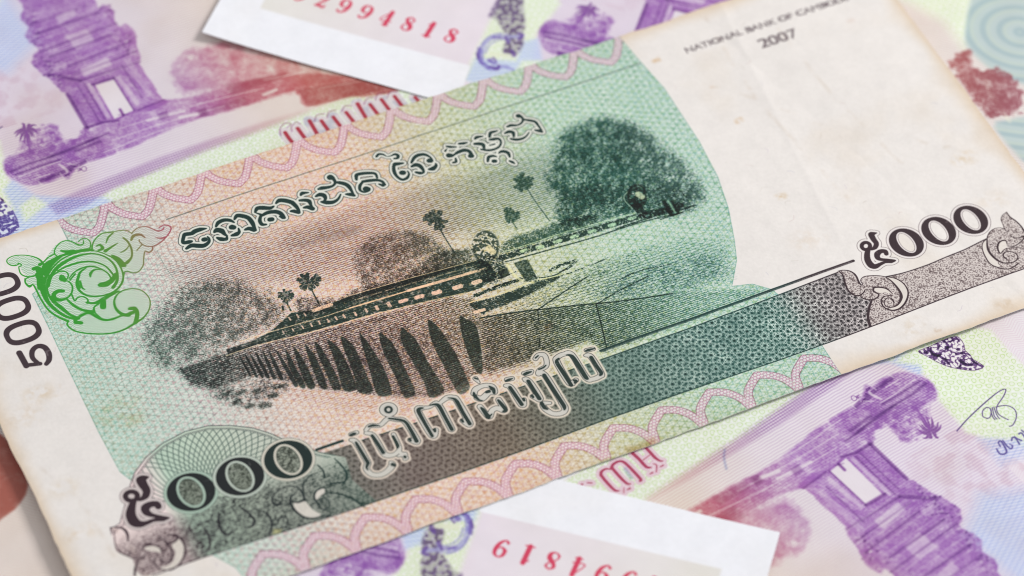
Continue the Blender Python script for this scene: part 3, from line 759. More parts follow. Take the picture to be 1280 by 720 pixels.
# ---- micro-text strip over the band -------------------------------------
mt = A.part('microtext_strip')
def strip(p0, p1):
    sl, D = A.sd_strokes([tr([p0, p1], w=3.4)], 0.5, sm=False)
    A.over(sl, A.cov(D), tint(DARK, sl), 0.95); A.mark(sl, D < 0.05, mt)
strip((751, 438.6), (1066.5, 327))
mt = A.part('microtext_strip')
strip((396, 562.5), (428, 551.2))
a0, a1 = unp(1068, 329.0), unp(751, 441.6)
nt = 6
for k in range(nt):
    q0 = a1 + (a0 - a1) * (k / nt); q1 = a1 + (a0 - a1) * ((k + 0.97) / nt)
    text_mm(A, 'NATIONAL BANK OF CAMBODIA', q0 + (0.03, 0.06), q1 + (0, 0.06), 0.24, col(206, 206, 198), 0.75, grow=-0.004)

# ---- medallion of fine turned lines behind the left numeral ---------------
md = A.part('guilloche_medallion')
V5 = ((150, 520), 4.92)
arc = [(55, 450), (88, 352), (160, 255), (260, 170), (400, 97), (540, 62), (680, 60), (820, 78), (930, 112), (1010, 150)]
bodyP = np.concatenate([tr(arc, *V5)[0], np.array([(400, 566), (432, 572), (440, 600), (470, 626), (275, 690.5), (180, 722), (170, 715), (166, 700), (145, 690), (138, 662), (150, 655)])])
sl, D = A.sd_poly(bodyP, 0.5)
C = A.cov(D)
X, Y = A.XY(sl)
A.mark(sl, D < 0, md)
MED = ramp(A.xs, [(0, (176, 160, 158)), (14.5, (172, 158, 156)), (17, (136, 152, 138)), (24, (142, 152, 138)), (32, (142, 146, 136)), (40, (128, 136, 126)), (146, (130, 134, 128))])
low = ss(17.5, 13.0, Y + 0.0 * X + 0.12 * np.abs(X - 24))
A.over(sl, C, tint(MED, sl) * 1.38, 0.92)
A.over(sl, C * low, tint(MED, sl) * 1.08, 0.9)
foliage(A, sl, C * low * 0.40, tint(DARK, sl) * 1.4, 81, 1.3, 0.22, 0.5, 0.4)
# turned lines
c0 = unp(150 + 560 / 4.92, 520 + 520 / 4.92)
st = []
for k in range(26):
    for sgn in (-1, 1):
        th = math.radians(8 + 164 * k / 33)
        pts = []
        for q in np.linspace(0.30, 1.0, 8):
            a_ = th + sgn * 0.75 * (1 - q)
            R = 12.9 * q
            pts.append((c0[0] + R * 1.05 * math.cos(a_), c0[1] + R * math.sin(a_)))
        st.append((np.array(pts), 0.075))
s_, d = A.sd_strokes([(a_[0], 0.115) for a_ in st], 0.2, mm=True)
m2 = np.zeros((A.h, A.w), np.float32); m2[sl] = C * (1 - low) * (D < -0.55)
A.over(s_, A.cov(d) * m2[s_], col(58, 78, 74), 0.8)
for off, w in ((0, 0.13), (-0.42, 0.10), (-0.62, 0.06)):
    m = A.cov(np.abs(D - off) - w / 2)
    top = np.zeros_like(m); top[Y > 15.2] = 1
    A.over(sl, m * top, tint(DARK, sl) * 1.4, 0.8)
# scroll-work of the lower left
L2, V6 = ((130, 630), 8), ((280, 590), 7.11)
for P in [tr([(740, 360), (790, 400), (800, 480), (770, 570), (700, 640), (620, 662), (560, 645), (640, 622), (700, 560), (712, 480), (680, 420)], *L2)[0],
          tr([(620, 280), (720, 262), (780, 330), (860, 378), (800, 405), (720, 395), (650, 350)], *V6)[0],
          tr([(815, 170), (880, 145), (895, 180), (850, 220), (820, 250), (805, 215)], *V6)[0],
          tr([(410, 440), (480, 425), (560, 450), (570, 490), (500, 480), (430, 470)], *L2)[0]]:
    sl, D = A.sd_poly(P, 0.4, sm=3); A.over(sl, A.cov(D), col(222, 214, 204), 0.9)
scl = [
 (L2, [(60, 240, 8), (150, 238, 14), (210, 265, 24), (238, 320, 22), (240, 380, 10)]),
 (L2, [(60, 240, 6), (100, 300, 7), (112, 400, 8), (150, 480, 10), (230, 522, 12), (265, 490, 12)]),
 (L2, [(385, 465, 12), (405, 418, 12), (480, 410, 11), (550, 438, 9), (575, 480, 9)]),
 (L2, [(230, 525, 8), (320, 558, 10), (385, 545, 12), (420, 500, 8)]),
 (L2, [(345, 580, 8), (312, 650, 18), (310, 725, 20)]),
 (L2, [(565, 555, 12), (600, 598, 14), (655, 580, 14), (685, 520, 14), (662, 440, 13), (600, 370, 12), (545, 335, 12)]),
 (L2, [(720, 310, 16), (780, 370, 15), (812, 450, 16), (795, 550, 14), (742, 625, 12), (660, 672, 10), (560, 655, 10), (500, 600, 8), (515, 540, 8), (560, 530, 8)]),
 (L2, [(640, 320, 10), (700, 312, 18), (735, 340, 20), (700, 388, 14), (640, 392, 12)]),
 (L2, [(850, 245, 18), (872, 275, 18), (820, 290, 12)]),
 (L2, [(1000, 240, 12), (1048, 320, 16), (1062, 400, 18), (1040, 460, 15), (980, 485, 9)]),
 (L2, [(930, 420, 8), (960, 395, 9), (1000, 425, 9), (975, 460, 8)]),
 (L2, [(1148, 110, 18), (1150, 200, 20), (1190, 290, 20), (1240, 312, 20), (1280, 275, 12)]),
 (V6, [(155, 320, 12), (220, 370, 16), (268, 430, 18), (250, 480, 20), (190, 495, 8)]),
 (V6, [(0, 545, 10), (40, 560, 16), (80, 530, 10)]),
 (V6, [(640, 130, 8), (560, 128, 8), (480, 168, 9), (430, 230, 10), (440, 280, 16), (482, 290, 18), (500, 268, 8)]),
 (V6, [(645, 130, 10), (692, 180, 15), (712, 240, 18), (660, 270, 14), (612, 262, 9)]),
 (V6, [(640, 190, 7), (592, 230, 15), (600, 300, 18), (650, 360, 18), (720, 405, 16), (800, 415, 14), (870, 400, 10), (960, 395, 7)]),
 (V6, [(890, 140, 8), (825, 165, 14), (800, 220, 16), (830, 275, 15), (880, 335, 11), (928, 312, 10), (935, 262, 8), (885, 230, 8), (850, 260, 7)]),
 (V6, [(900, 190, 8), (1000, 190, 12), (1100, 220, 15), (1180, 262, 16), (1250, 312, 12)]),
 (V6, [(330, 350, 8), (380, 370, 11), (425, 450, 16), (405, 540, 14), (350, 560, 7)]),
 (V6, [(480, 440, 12), (500, 402, 12), (560, 410, 9), (562, 470, 12), (515, 500, 10)]),
 (V6, [(830, -60, 8), (880, -10, 14), (895, 50, 14)]),
 (V6, [(980, -120, 6), (1040, -60, 14), (1085, 0, 16), (1088, 60, 18), (1050, 120, 12)]),
 (V6, [(1060, 90, 14), (1000, 100, 12), (950, 100, 14)]),
 (V6, [(710, 250, 8), (705, 120, 9), (760, 40, 9), (830, 10, 6)]),
]
sd = A.part('scroll_ornament', 'guilloche_medallion')
sl, D = A.sd_strokes([tr(p, *t) for t, p in scl], 0.4)
A.over(sl, A.cov(D), tint(DARK, sl) * 1.05, 0.95); A.mark(sl, D < 0.2, sd)
sl, C, D = poly([tr([(430, 555), (440, 505), (515, 510), (500, 545)], *V6)[0][k] for k in range(4)], 0.3)
A.over(sl, C, col(216, 206, 130), 0.5)

# ---- numerals --------------------------------------------------------------
def haloed(strokes, body, rings, parent=None, name='letter', outline=0.36, line=0.075, halo=0.0, halo_col=None, inner=None, gap=None, sm=True):
    pass
def zero(c, rx, ry, hx, hy, off, ringw, dark, halo_c, fill=None, nm=None, inoff=0.24):
    sl, D = A.sd_ell(c, rx, ry, 0, pad=off + 0.6)
    _, E = A.sd_ell(c, hx, hy, 0, pad=off + 0.6 + (rx - hx))
    X, Y = A.XY(sl)
    k = lambda ax, ay: ((np.sqrt(((X - c[0]) / ax) ** 2 + ((Y - c[1]) / ay) ** 2) + 1e-9))
    def sde(ax, ay):
        k0 = k(ax, ay); k1 = np.sqrt(((X - c[0]) / ax ** 2) ** 2 + ((Y - c[1]) / ay ** 2) ** 2) + 1e-9
        return k0 * (k0 - 1) / k1
    D = sde(rx, ry); E = sde(hx, hy)
    A.over(sl, A.cov(D - off) * A.cov(-(E + inoff)), halo_c, 0.97)
    if fill is not None:
        n = vnoise(X, Y, 0.25, 3) ; A.over(sl, A.cov(E + inoff), fill, 0.75); foliage(A, sl, A.cov(E + inoff) * 0.45, col(60, 66, 60), 88, 0.8, 0.2, 0.7, 0.4)
    A.over(sl, A.cov(np.abs(D - off) - ringw / 2), dark, 0.75)
    A.over(sl, A.cov(np.abs(E + inoff) - ringw / 2), dark, 0.7)
    A.over(sl, A.cov(np.maximum(D, -E)), dark if nm is None else nm, 0.985)
    return sl, D
def digit5(strokes, off, ringw, dark, halo_c, par):
    sl, D = A.sd_strokes(strokes, off + 0.6)
    A.over(sl, A.cov(D - off), halo_c, 0.97)
    A.over(sl, A.cov(np.abs(D - off) - ringw / 2), dark, 0.75)
    A.over(sl, A.cov(D), dark, 0.985)
    i = A.part('digit', par); A.mark(sl, D < off, i)
R1 = ((1050, 250), 8)
nr = A.part('numeral', None, 'large dark 5000 in Khmer digits at the right')
digit5([tr([(366, 333, 10), (335, 340, 34), (312, 352, 56), (335, 400, 52), (362, 440, 46), (350, 480, 42), (315, 500, 26), (290, 500, 20)], *R1),
        tr([(258 + 42 * math.cos(t), 468 + 36 * math.sin(t), 36) for t in np.linspace(0, 2 * math.pi, 13)], *R1),
        tr([(282, 500, 40), (270, 550, 50), (276, 610, 58), (310, 660, 64), (352, 672, 52), (400, 650, 34), (450, 628, 28), (510, 620, 42), (552, 612, 14)], *R1),
        tr([(462, 545, 40), (450, 520, 44), (405, 520, 46), (372, 548, 54), (375, 585, 46), (410, 602, 34), (470, 605, 26), (545, 608, 12)], *R1)], 0.37, 0.06, RDK, col(232, 226, 222), 'numeral')
for cx, cy in [(1132.9, 303.5), (1173.4, 288.4), (1213.5, 274.2)]:
    c = unp(cx, cy)
    sl, D = zero(c, 2.34, 2.64, 1.12, 2.04, 0.37, 0.06, RDK, col(230, 222, 220))
    i = A.part('digit', 'numeral'); A.mark(sl, D < 0.37, i)
nl = A.part('numeral', None, 'large black 5000 in Khmer digits at the lower left')
LT = ((130, 560), 8)
digit5([tr([(445, 292, 12), (405, 300, 50), (372, 320, 84), (392, 370, 76), (425, 425, 66), (415, 480, 60), (370, 515, 36), (330, 520, 22)], *LT),
        tr([(275 + 60 * math.cos(t), 482 + 46 * math.sin(t), 44) for t in np.linspace(0, 2 * math.pi, 13)], *LT),
        tr([(300, 530, 44), (278, 590, 66), (268, 670, 84), (300, 740, 92), (355, 765, 70), (420, 755, 44), (500, 725, 34), (590, 712, 54), (655, 702, 12)], *LT),
        tr([(545, 590, 54), (525, 562, 58), (460, 568, 62), (415, 600, 76), (425, 645, 64), (480, 675, 42), (560, 690, 30), (640, 696, 12)], *LT)], 0.42, 0.05, col(50, 34, 42), col(206, 194, 192), 'numeral.001')
for (cx, cy), hc in zip([(238.8, 615.1), (300.0, 595.8), (360.3, 574.9)], [(168, 190, 174), (186, 196, 184), (206, 200, 186)]):
    c = unp(cx, cy)
    sl = A.win(np.array([c]), 1)
    sl, D = zero(c, 3.16, 3.06, 1.76, 2.62, 0.42, 0.05, tint(DARK, A.win(np.array([[c[0] - 3.12, c[1] - 3.12], [c[0] + 3.12, c[1] + 3.12]]), 0.42 + 0.6)) if False else col(26, 30, 32) if cx < 320 else col(22, 40, 38), col(*hc), fill=col(136, 142, 128), inoff=0.36)
    i = A.part('digit', 'numeral.001'); A.mark(sl, D < 0.42, i)

# ---- title line (Khmer) ----------------------------------------------------
T1, T2, T3, T4 = ((210, 220), 8), ((350, 190), 8), ((460, 150), 8), ((540, 130), 8)
title = [
 [(T1, [(155, 605, 14), (170, 580, 30), (235, 570, 30), (270, 548, 34), (320, 532, 32), (385, 522, 8)]),
  (T1, [(160, 590, 24), (148, 640, 22), (158, 662, 26), (205, 655, 30), (235, 648, 18)]),
  (T1, [(185, 720, 18), (235, 690, 32), (300, 693, 34), (360, 692, 32), (405, 660, 22), (412, 625, 14), (395, 603, 10)]),
  (T1, [(360, 632, 34), (372, 630, 34)])],
 [(T1, [(480, 505, 14), (505, 465, 28), (560, 442, 28), (620, 445, 24), (662, 466, 10)]),
  (T1, [(462, 560, 14), (490, 540, 36), (535, 548, 38), (565, 580, 22), (592, 600, 12)]),
  (T1, [(490, 615, 14), (530, 630, 32), (580, 632, 26), (590, 605, 10)]),
  (T1, [(640, 595, 18), (685, 582, 32), (712, 560, 20), (705, 525, 10)]),
  (T1, [(640, 512, 40), (655, 515, 36)])],
 [(T1, [(665, 435, 14), (692, 400, 30), (750, 405, 32), (805, 425, 30), (842, 470, 30), (865, 520, 20), (880, 545, 12)]),
  (T1, [(770, 540, 14), (810, 528, 30), (860, 540, 34)])],
 [(T1, [(872, 368, 14), (895, 330, 30), (950, 325, 34), (1020, 328, 28), (1058, 310, 12)]),
  (T1, [(880, 375, 8), (925, 390, 16), (940, 400, 20), (1000, 372, 28), (1080, 365, 32), (1130, 385, 30), (1162, 425, 22)]),
  (T1, [(930, 400, 18), (918, 450, 24), (940, 488, 24), (982, 490, 14)]),
  (T1, [(1020, 442, 34), (1038, 440, 34)]),
  (T1, [(1120, 412, 14), (1148, 425, 22)])],
 [(T1, [(1080, 282, 12), (1115, 252, 32), (1180, 255, 34), (1240, 272, 32)]),
  (T2, [(120, 512, 32), (160, 550, 28), (188, 592, 18), (195, 620, 12)]),
  (T2, [(110, 600, 16), (140, 600, 28), (185, 612, 28)])],
 [(T2, [(208, 440, 14), (225, 420, 28), (285, 414, 10)]),
  (T2, [(200, 492, 20), (250, 490, 26), (290, 500, 30), (310, 540, 18), (325, 570, 16)]),
  (T2, [(240, 565, 16), (280, 560, 30), (325, 576, 32)])],
 [(T2, [(385, 380, 16), (420, 370, 30), (480, 362, 24), (530, 345, 18), (552, 312, 18), (530, 272, 26), (505, 262, 46)]),
  (T2, [(552, 310, 16), (600, 315, 28), (655, 328, 30), (690, 355, 28), (718, 400, 18), (742, 445, 12)]),
  (T2, [(660, 430, 14), (700, 432, 28), (742, 442, 20)]),
  (T2, [(360, 452, 16), (400, 435, 32), (440, 445, 32), (455, 478, 20), (440, 500, 14)]),
  (T2, [(415, 508, 16), (470, 515, 32), (530, 510, 28), (580, 480, 18), (607, 432, 10)])],
 [(T2, [(765, 282, 18), (765, 238, 26), (810, 222, 26), (880, 215, 24), (950, 220, 20), (972, 262, 14)]),
  (T2, [(830, 300, 22), (900, 290, 26), (970, 285, 22), (1020, 298, 20), (1048, 332, 18)]),
  (T2, [(830, 302, 16), (800, 342, 22), (802, 388, 18), (845, 408, 14), (890, 392, 14)]),
  (T2, [(862, 375, 44), (876, 378, 40)]),
  (T2, [(990, 325, 12), (1030, 340, 24)])],
 [(T3, [(85, 370, 18), (108, 346, 20), (150, 348, 16), (190, 368, 6), (232, 360, 10), (270, 345, 20), (300, 358, 22), (296, 382, 20), (262, 388, 14)]),
  (T3, [(258, 462, 20), (272, 445, 32), (310, 440, 26), (352, 434, 14)]),
  (T3, [(256, 470, 22), (262, 520, 24), (290, 568, 20), (340, 600, 20), (388, 585, 22), (410, 545, 14), (395, 512, 8)]),
  (T3, [(340, 530, 38), (352, 530, 38)])],
 [(T3, [(435, 430, 16), (460, 385, 24), (500, 357, 28), (560, 350, 24), (610, 370, 16), (642, 398, 10)]),
  (T3, [(438, 468, 18), (480, 452, 32), (520, 465, 30), (550, 500, 20), (558, 528, 14)]),
  (T3, [(480, 526, 18), (520, 535, 26), (552, 532, 14)]),
  (T3, [(612, 412, 36), (626, 412, 36)]),
  (T3, [(610, 496, 16), (650, 490, 34), (680, 462, 22), (676, 440, 10)])],
 [(T3, [(785, 266, 14), (820, 272, 22), (880, 272, 12)]),
  (T3, [(912, 240, 18), (955, 236, 24), (994, 228, 10)]),
  (T3, [(772, 314, 16), (790, 290, 6)]),
  (T3, [(810, 358, 40), (835, 358, 30), (862, 350, 14), (900, 325, 26), (960, 305, 30), (1010, 315, 26), (1036, 350, 24)]),
  (T3, [(1025, 362, 34), (1038, 362, 32)]),
  (T3, [(876, 385, 12), (880, 420, 20), (850, 430, 14)])],
 [(T4, [(430, 352, 16), (450, 335, 26), (510, 326, 10)]),
  (T4, [(425, 402, 20), (470, 400, 28), (510, 410, 28), (522, 448, 14)]),
  (T4, [(490, 456, 14), (560, 465, 20), (620, 456, 18), (672, 428, 16), (690, 385, 14), (665, 352, 20), (610, 356, 26), (575, 362, 14)]),
  (T4, [(575, 332, 18), (585, 292, 24), (620, 280, 22), (656, 270, 10)]),
  (T4, [(578, 416, 10), (626, 404, 12)]),
  (T4, [(558, 575, 16), (568, 532, 24), (610, 520, 20), (645, 528, 10)]),
  (T4, [(618, 572, 30), (632, 572, 28)]),
  (T4, [(668, 495, 8), (690, 478, 22), (725, 476, 26), (762, 492, 24), (778, 530, 14)]),
  (T4, [(778, 570, 16), (805, 582, 22), (828, 598, 8)])],
 [(T4, [(752, 232, 16), (790, 217, 26), (850, 215, 16), (895, 192, 16), (910, 155, 18), (890, 130, 22), (865, 122, 38)]),
  (T4, [(910, 157, 14), (970, 166, 22), (1030, 180, 22), (1060, 215, 18), (1098, 268, 12)]),
  (T4, [(1030, 265, 14), (1070, 272, 26), (1102, 282, 16)]),
  (T4, [(728, 298, 14), (770, 282, 28), (810, 290, 26), (818, 330, 16)]),
  (T4, [(788, 352, 16), (840, 360, 24), (900, 350, 20), (942, 325, 14), (972, 285, 8)])],
]
tl = A.part('title_lettering')
INKT = col(20, 46, 42)
ALLP = []
TD = np.full((A.h, A.w), 9.0, np.float32)
lets = []
for L in title:
    sl, D = A.sd_strokes([(P_, W_ * 1.42) for P_, W_ in (tr(p, *t) for t, p in L)], 0.9)
    np.minimum(TD[sl], D, out=TD[sl]); lets.append((sl, D))
rws = A.win(np.array([[30, 38], [97, 62]]), 0); tsl = (slice(int(2 * A.den), int(40 * A.den)), slice(0, A.w))
d = TD[tsl]
A.over(tsl, A.cov(d - 0.50), col(196, 188, 176), 0.30)
A.over(tsl, A.cov(d - 0.405), col(30, 46, 44), 0.96)
A.over(tsl, A.cov(d - 0.315), col(230, 229, 218), 0.97)
A.over(tsl, A.cov(d), INKT, 0.97)
A.mark(tsl, d < 0.40, tl)
for sl, D in lets:
    i = A.part('letter', 'title_lettering'); A.mark(sl, (D < 0.30) & (D <= TD[sl] + 1e-6), i)
del TD

# ---- denomination line (Khmer, outlined) -------------------------------------
T5, T6, T7, V3, VV = ((420, 500), 8), ((540, 460), 8), ((640, 420), 8), ((640, 360), 4), ((320, 540), 4)
denom = [  # (body strokes, core strokes) per letter
 ([(T5, [(150, 345, 46), (205, 325, 46)]), (T5, [(150, 400, 40), (205, 428, 62), (320, 632, 62)]),
   (VV, [(560, 157, 31), (552, 185, 30), (580, 213, 28), (625, 214, 28), (662, 192, 30), (682, 165, 34), (674, 152, 20)]), (VV, [(712, 120, 14), (745, 108, 22), (745, 135, 20)])],
  [(T5, [(150, 350, 20), (175, 340, 22), (200, 332, 8)]), (T5, [(200, 425, 16), (225, 470, 22), (320, 630, 26)]),
   (VV, [(560, 157, 13), (553, 178, 8), (560, 190, 4)]), (VV, [(684, 163, 14), (694, 168, 10)])]),
 ([(T5, [(300, 330, 40), (365, 345, 50), (420, 430, 62), (485, 540, 62), (560, 552, 50), (615, 520, 46), (632, 470, 46), (575, 340, 44)]), (T5, [(640, 520, 40), (700, 580, 50)])],
  [(T5, [(362, 352, 18), (400, 410, 24), (472, 525, 26)]), (T5, [(570, 362, 20), (615, 450, 24), (612, 480, 10)]), (T5, [(688, 566, 22), (692, 574, 18)])]),
 ([(T5, [(300, 300, 40), (345, 255, 50), (440, 250, 44), (520, 182, 52), (600, 190, 52), (690, 212, 56), (810, 405, 70), (740, 395, 46)])],
  [(T5, [(328, 265, 14), (370, 252, 20), (438, 256, 6)]), (T5, [(528, 180, 12), (600, 188, 18), (690, 212, 20), (750, 300, 24), (806, 408, 28)]), (T5, [(735, 388, 22), (745, 402, 18)]),
   (T5, [(525 + 32 * math.cos(t), 92 + 28 * math.sin(t), 16) for t in np.linspace(0, 2 * math.pi, 12)])]),
 ([(T5, [(860, 75, 56), (820, 105, 66), (960, 345, 72), (1000, 295, 50)]), (T5, [(860, 75, 50), (935, 65, 34), (975, 38, 50), (1030, 50, 66), (1155, 285, 66)]),
   (T6, [(80, 345, 40), (150, 292, 56), (215, 292, 62), (255, 325, 66), (375, 548, 72), (305, 520, 50)])],
  [(T5, [(872, 75, 10), (840, 80, 22), (825, 105, 28), (870, 195, 24), (962, 355, 22)]), (T5, [(985, 290, 22), (990, 308, 18)]),
   (T5, [(940, 48, 8), (985, 38, 16), (1030, 55, 26), (1090, 165, 24), (1158, 288, 26)]),
   (T6, [(160, 292, 6), (215, 300, 16), (250, 330, 26), (310, 440, 24), (378, 552, 26)]), (T6, [(300, 516, 20), (310, 532, 16)])]),
 ([(T6, [(435, 100, 50), (470, 140, 24)]), (T6, [(420, 250, 60), (440, 205, 60), (520, 170, 50), (600, 180, 62), (625, 235, 60), (570, 240, 60), (500, 300, 66), (450, 290, 60)]),
   (T6, [(480, 380, 56), (568, 478, 64), (600, 420, 56), (650, 395, 56), (722, 412, 66), (668, 312, 58)])],
  [(T6, [(418, 238, 10), (428, 272, 26), (470, 312, 14), (510, 322, 6)]), (T6, [(570, 175, 8), (610, 205, 28), (622, 245, 18)]), (T6, [(545, 235, 20), (572, 228, 22)]),
   (T6, [(430, 95, 14), (455, 105, 12)]), (T6, [(488, 390, 10), (510, 410, 24), (562, 482, 34)]), (T6, [(562, 485, 20), (600, 455, 8)]), (T6, [(662, 315, 16), (690, 350, 26), (738, 412, 26), (712, 428, 14)])]),
 ([(T6, [(750, 110, 50), (800, 100, 50)]), (T6, [(735, 170, 40), (790, 192, 62), (900, 358, 72), (920, 310, 46)])],
  [(T6, [(738, 125, 16), (770, 112, 20), (805, 100, 8)]), (T6, [(780, 188, 24), (840, 275, 26), (898, 358, 26)]), (T6, [(915, 305, 20), (922, 318, 18)])]),
 ([(T6, [(935, 55, 50), (985, 45, 50)]), (T6, [(930, 120, 36), (975, 132, 60), (1078, 300, 70), (1010, 275, 46)])],
  [(T6, [(930, 62, 14), (955, 48, 20), (990, 38, 8)]), (T6, [(965, 125, 22), (1020, 215, 24), (1078, 302, 24)]), (T6, [(1002, 272, 18), (1014, 284, 14)])]),
 ([(T7, [(120, 370, 46), (195, 350, 46)]), (T7, [(120, 425, 36), (165, 445, 60), (270, 610, 68), (205, 598, 46)])],
  [(T7, [(120, 378, 14), (150, 365, 20), (195, 352, 8)]), (T7, [(160, 445, 22), (215, 535, 24), (272, 620, 26)]), (T7, [(200, 595, 18), (212, 608, 14)])]),
 ([(T7, [(235, 225, 50), (265, 190, 50), (320, 190, 50), (345, 240, 50), (340, 300, 50), (275, 340, 50), (262, 380, 40), (330, 388, 62), (520, 690, 64)]),
   (V3, [(250, 570, 34), (266, 600, 32), (250, 622, 28), (205, 625, 26), (165, 600, 30), (155, 575, 26), (190, 572, 18)])],
  [(T7, [(235, 218, 12), (262, 196, 10)]), (T7, [(270, 330, 12), (310, 315, 14), (340, 290, 8)]), (T7, [(322, 388, 26), (420, 540, 28), (520, 692, 28)]), (V3, [(250, 570, 14), (262, 592, 13), (262, 605, 6)]), (V3, [(148, 572, 12), (162, 594, 14), (178, 603, 6)])]),
 ([(T7, [(600, 470, 66), (560, 450, 60), (450, 262, 66), (455, 215, 56), (520, 185, 50), (600, 190, 60), (740, 412, 66), (810, 430, 50), (880, 400, 56), (890, 370, 60), (790, 208, 60), (735, 195, 36)]), (T7, [(745, 145, 46), (810, 130, 46)]), (T7, [(600, 470, 60), (640, 440, 50)])],
  [(T7, [(468, 225, 10), (448, 262, 26), (510, 360, 28), (592, 488, 26)]), (T7, [(622, 442, 18), (640, 448, 22), (628, 466, 14)]), (T7, [(540, 192, 6), (600, 205, 26), (660, 290, 32), (738, 412, 30), (760, 424, 8)]),
   (T7, [(792, 215, 26), (845, 300, 26), (892, 368, 26), (880, 392, 14)]), (T7, [(740, 150, 14), (770, 140, 20), (828, 126, 8)])]),
]
dl = A.part('denomination_lettering')
TD = np.full((A.h, A.w), 9.0, np.float32); lets = []
ring = ([(T5, [(525, 92, 148)])])
bodies = []
for k, (B, Cc) in enumerate(denom):
    st = [(P_, W_ * 0.88) for P_, W_ in (tr(p, *t) for t, p in B)]
    if k == 2: st.append(tr([(525, 92, 150)], *T5))
    sl, D = A.sd_strokes(st, 0.9)
    np.minimum(TD[sl], D, out=TD[sl]); lets.append((sl, D))
tsl = (slice(int(36 * A.den), int(64 * A.den)), slice(int(33 * A.den), int(82 * A.den)))
d = TD[tsl]
A.over(tsl, A.cov(d - 0.34, 0.16), tint(ramp(A.xs, [(0, (226, 214, 200)), (60, (228, 212, 196)), (80, (222, 214, 196)), (146, (222, 214, 196))]), tsl), 0.94)
A.mark(tsl, d < 0.34, dl)
A.over(tsl, A.cov(d - 0.05), col(48, 52, 50), 0.92)
A.over(tsl, A.cov(d + 0.035), col(214, 209, 200), 0.95)
sl, D = A.sd_strokes([(P_, W_ * 1.34) for P_, W_ in (tr(p, *t) for _, Cc in denom for t, p in Cc)], 0.4)
A.over(sl, A.cov(np.abs(D - 0.13) - 0.02) * (TD[sl] < -0.05), col(150, 150, 146), 0.5)
A.over(sl, A.cov(D), tint(ramp(A.xs, [(0, (34, 46, 44)), (60, (30, 46, 42)), (146, (24, 48, 44))]), sl), 0.96)
for sl, D in lets:
    i = A.part('letter', 'denomination_lettering'); A.mark(sl, (D < 0.04) & (D <= TD[sl] + 1e-6), i)
del TD

# ---- issuer and year at the top right -----------------------------------------
ii = A.part('issuer_lettering')
b0, b1 = unp(859, 65.5), unp(1069, -3.0)
s_, c_ = text_mm(A, 'NATIONAL BANK OF CAMBODIA', b0, b1, 1.02, col(84, 70, 76), 0.85, grow=0.025)
sl, D = A.sd_poly([b0 + (-0.3, -0.3), b1 + (0.3, -0.3), b1 + (0.3, 1.3), b0 + (-0.3, 1.3)], 0.1, mm=True); A.mark(sl, D < 0, ii)
b0, b1 = unp(953, 60.5), unp(999, 45.5)
s_, c_ = text_mm(A, '2007', b0, b1, 1.75, col(96, 82, 88), 0.85, grow=0.03)
ii = A.part('year_lettering')
sl, D = A.sd_poly([b0 + (-0.3, -0.3), b1 + (0.3, -0.3), b1 + (0.3, 2.0), b0 + (-0.3, 2.0)], 0.1, mm=True); A.mark(sl, D < 0, ii)

# ---- dirt, foxing, faint creases ------------------------------------------------
for x, y, r, k, c in [(48, 492, 16, 0.35, (214, 176, 120)), (70, 488, 9, 0.4, (206, 160, 96)), (150, 512, 24, 0.35, (196, 178, 96)), (165, 525, 12, 0.3, (206, 176, 80)), (976, 246, 7, 0.45, (206, 160, 90)), (1205, 198, 14, 0.35, (222, 186, 128)), (821, 74, 6, 0.5, (216, 160, 90)), (925, 150, 6, 0.6, (206, 140, 60)), (890, 107, 4, 0.4, (226, 170, 120)), (1065, 26, 6, 0.3, (216, 180, 160)), (1140, 410, 16, 0.25, (206, 176, 130)), (1172, 413, 4, 0.5, (190, 140, 90)), (685, 410, 8, 0.4, (170, 90, 60)), (1255, 380, 12, 0.25, (206, 170, 120)), (1010, 300, 20, 0.18, (216, 186, 150)), (80, 610, 18, 0.2, (226, 196, 150)), (100, 668, 16, 0.3, (226, 190, 140)), (30, 520, 20, 0.25, (220, 190, 150)), (1240, 250, 20, 0.16, (220, 190, 150)), (880, 550, 14, 0.2, (226, 190, 140)), (500, 345, 6, 0.3, (170, 80, 50))]:
    sl, D = A.sd_strokes([tr([(x - r * .4, y + r * .15), (x + r * .4, y - r * .15)], w=r * 0.5)], r / 6)
    X, Y = A.XY(sl); n = fbm(X, Y, 0.9, 3, int(x))
    A.ink(sl, ss(r / 9, -r / 20, D) * ss(0.3, 0.75, n), np.array(c, np.float32) / 255, k)
spots = vnoise(Xf[::1, ::1], Yf, 0.16, 99)
A.ink(A.full, ss(0.985, 0.998, spots) * ss(0.4, 0.8, soil), col(150, 116, 90), 0.6)
del spots
# stray paper fibres
rf = random.Random(12)
for _ in range(130):
    fx, fy = rf.uniform(1, 145), rf.uniform(1, 67); a_ = rf.uniform(0, 3.14); L_ = rf.uniform(0.5, 1.6)
    P = [(fx, fy), (fx + 0.5 * L_ * math.cos(a_) + rf.uniform(-.15, .15), fy + 0.5 * L_ * math.sin(a_) + rf.uniform(-.15, .15)), (fx + L_ * math.cos(a_ + 0.4), fy + L_ * math.sin(a_ + 0.4))]
    sl, D = A.sd_strokes([(P, 0.06)], 0.15, mm=True)
    A.ink(sl, A.cov(D, 0.08), np.array(rf.choice([(160, 140, 190), (190, 150, 150), (170, 160, 140), (150, 160, 200)]), np.float32) / 255, rf.uniform(0.12, 0.4))
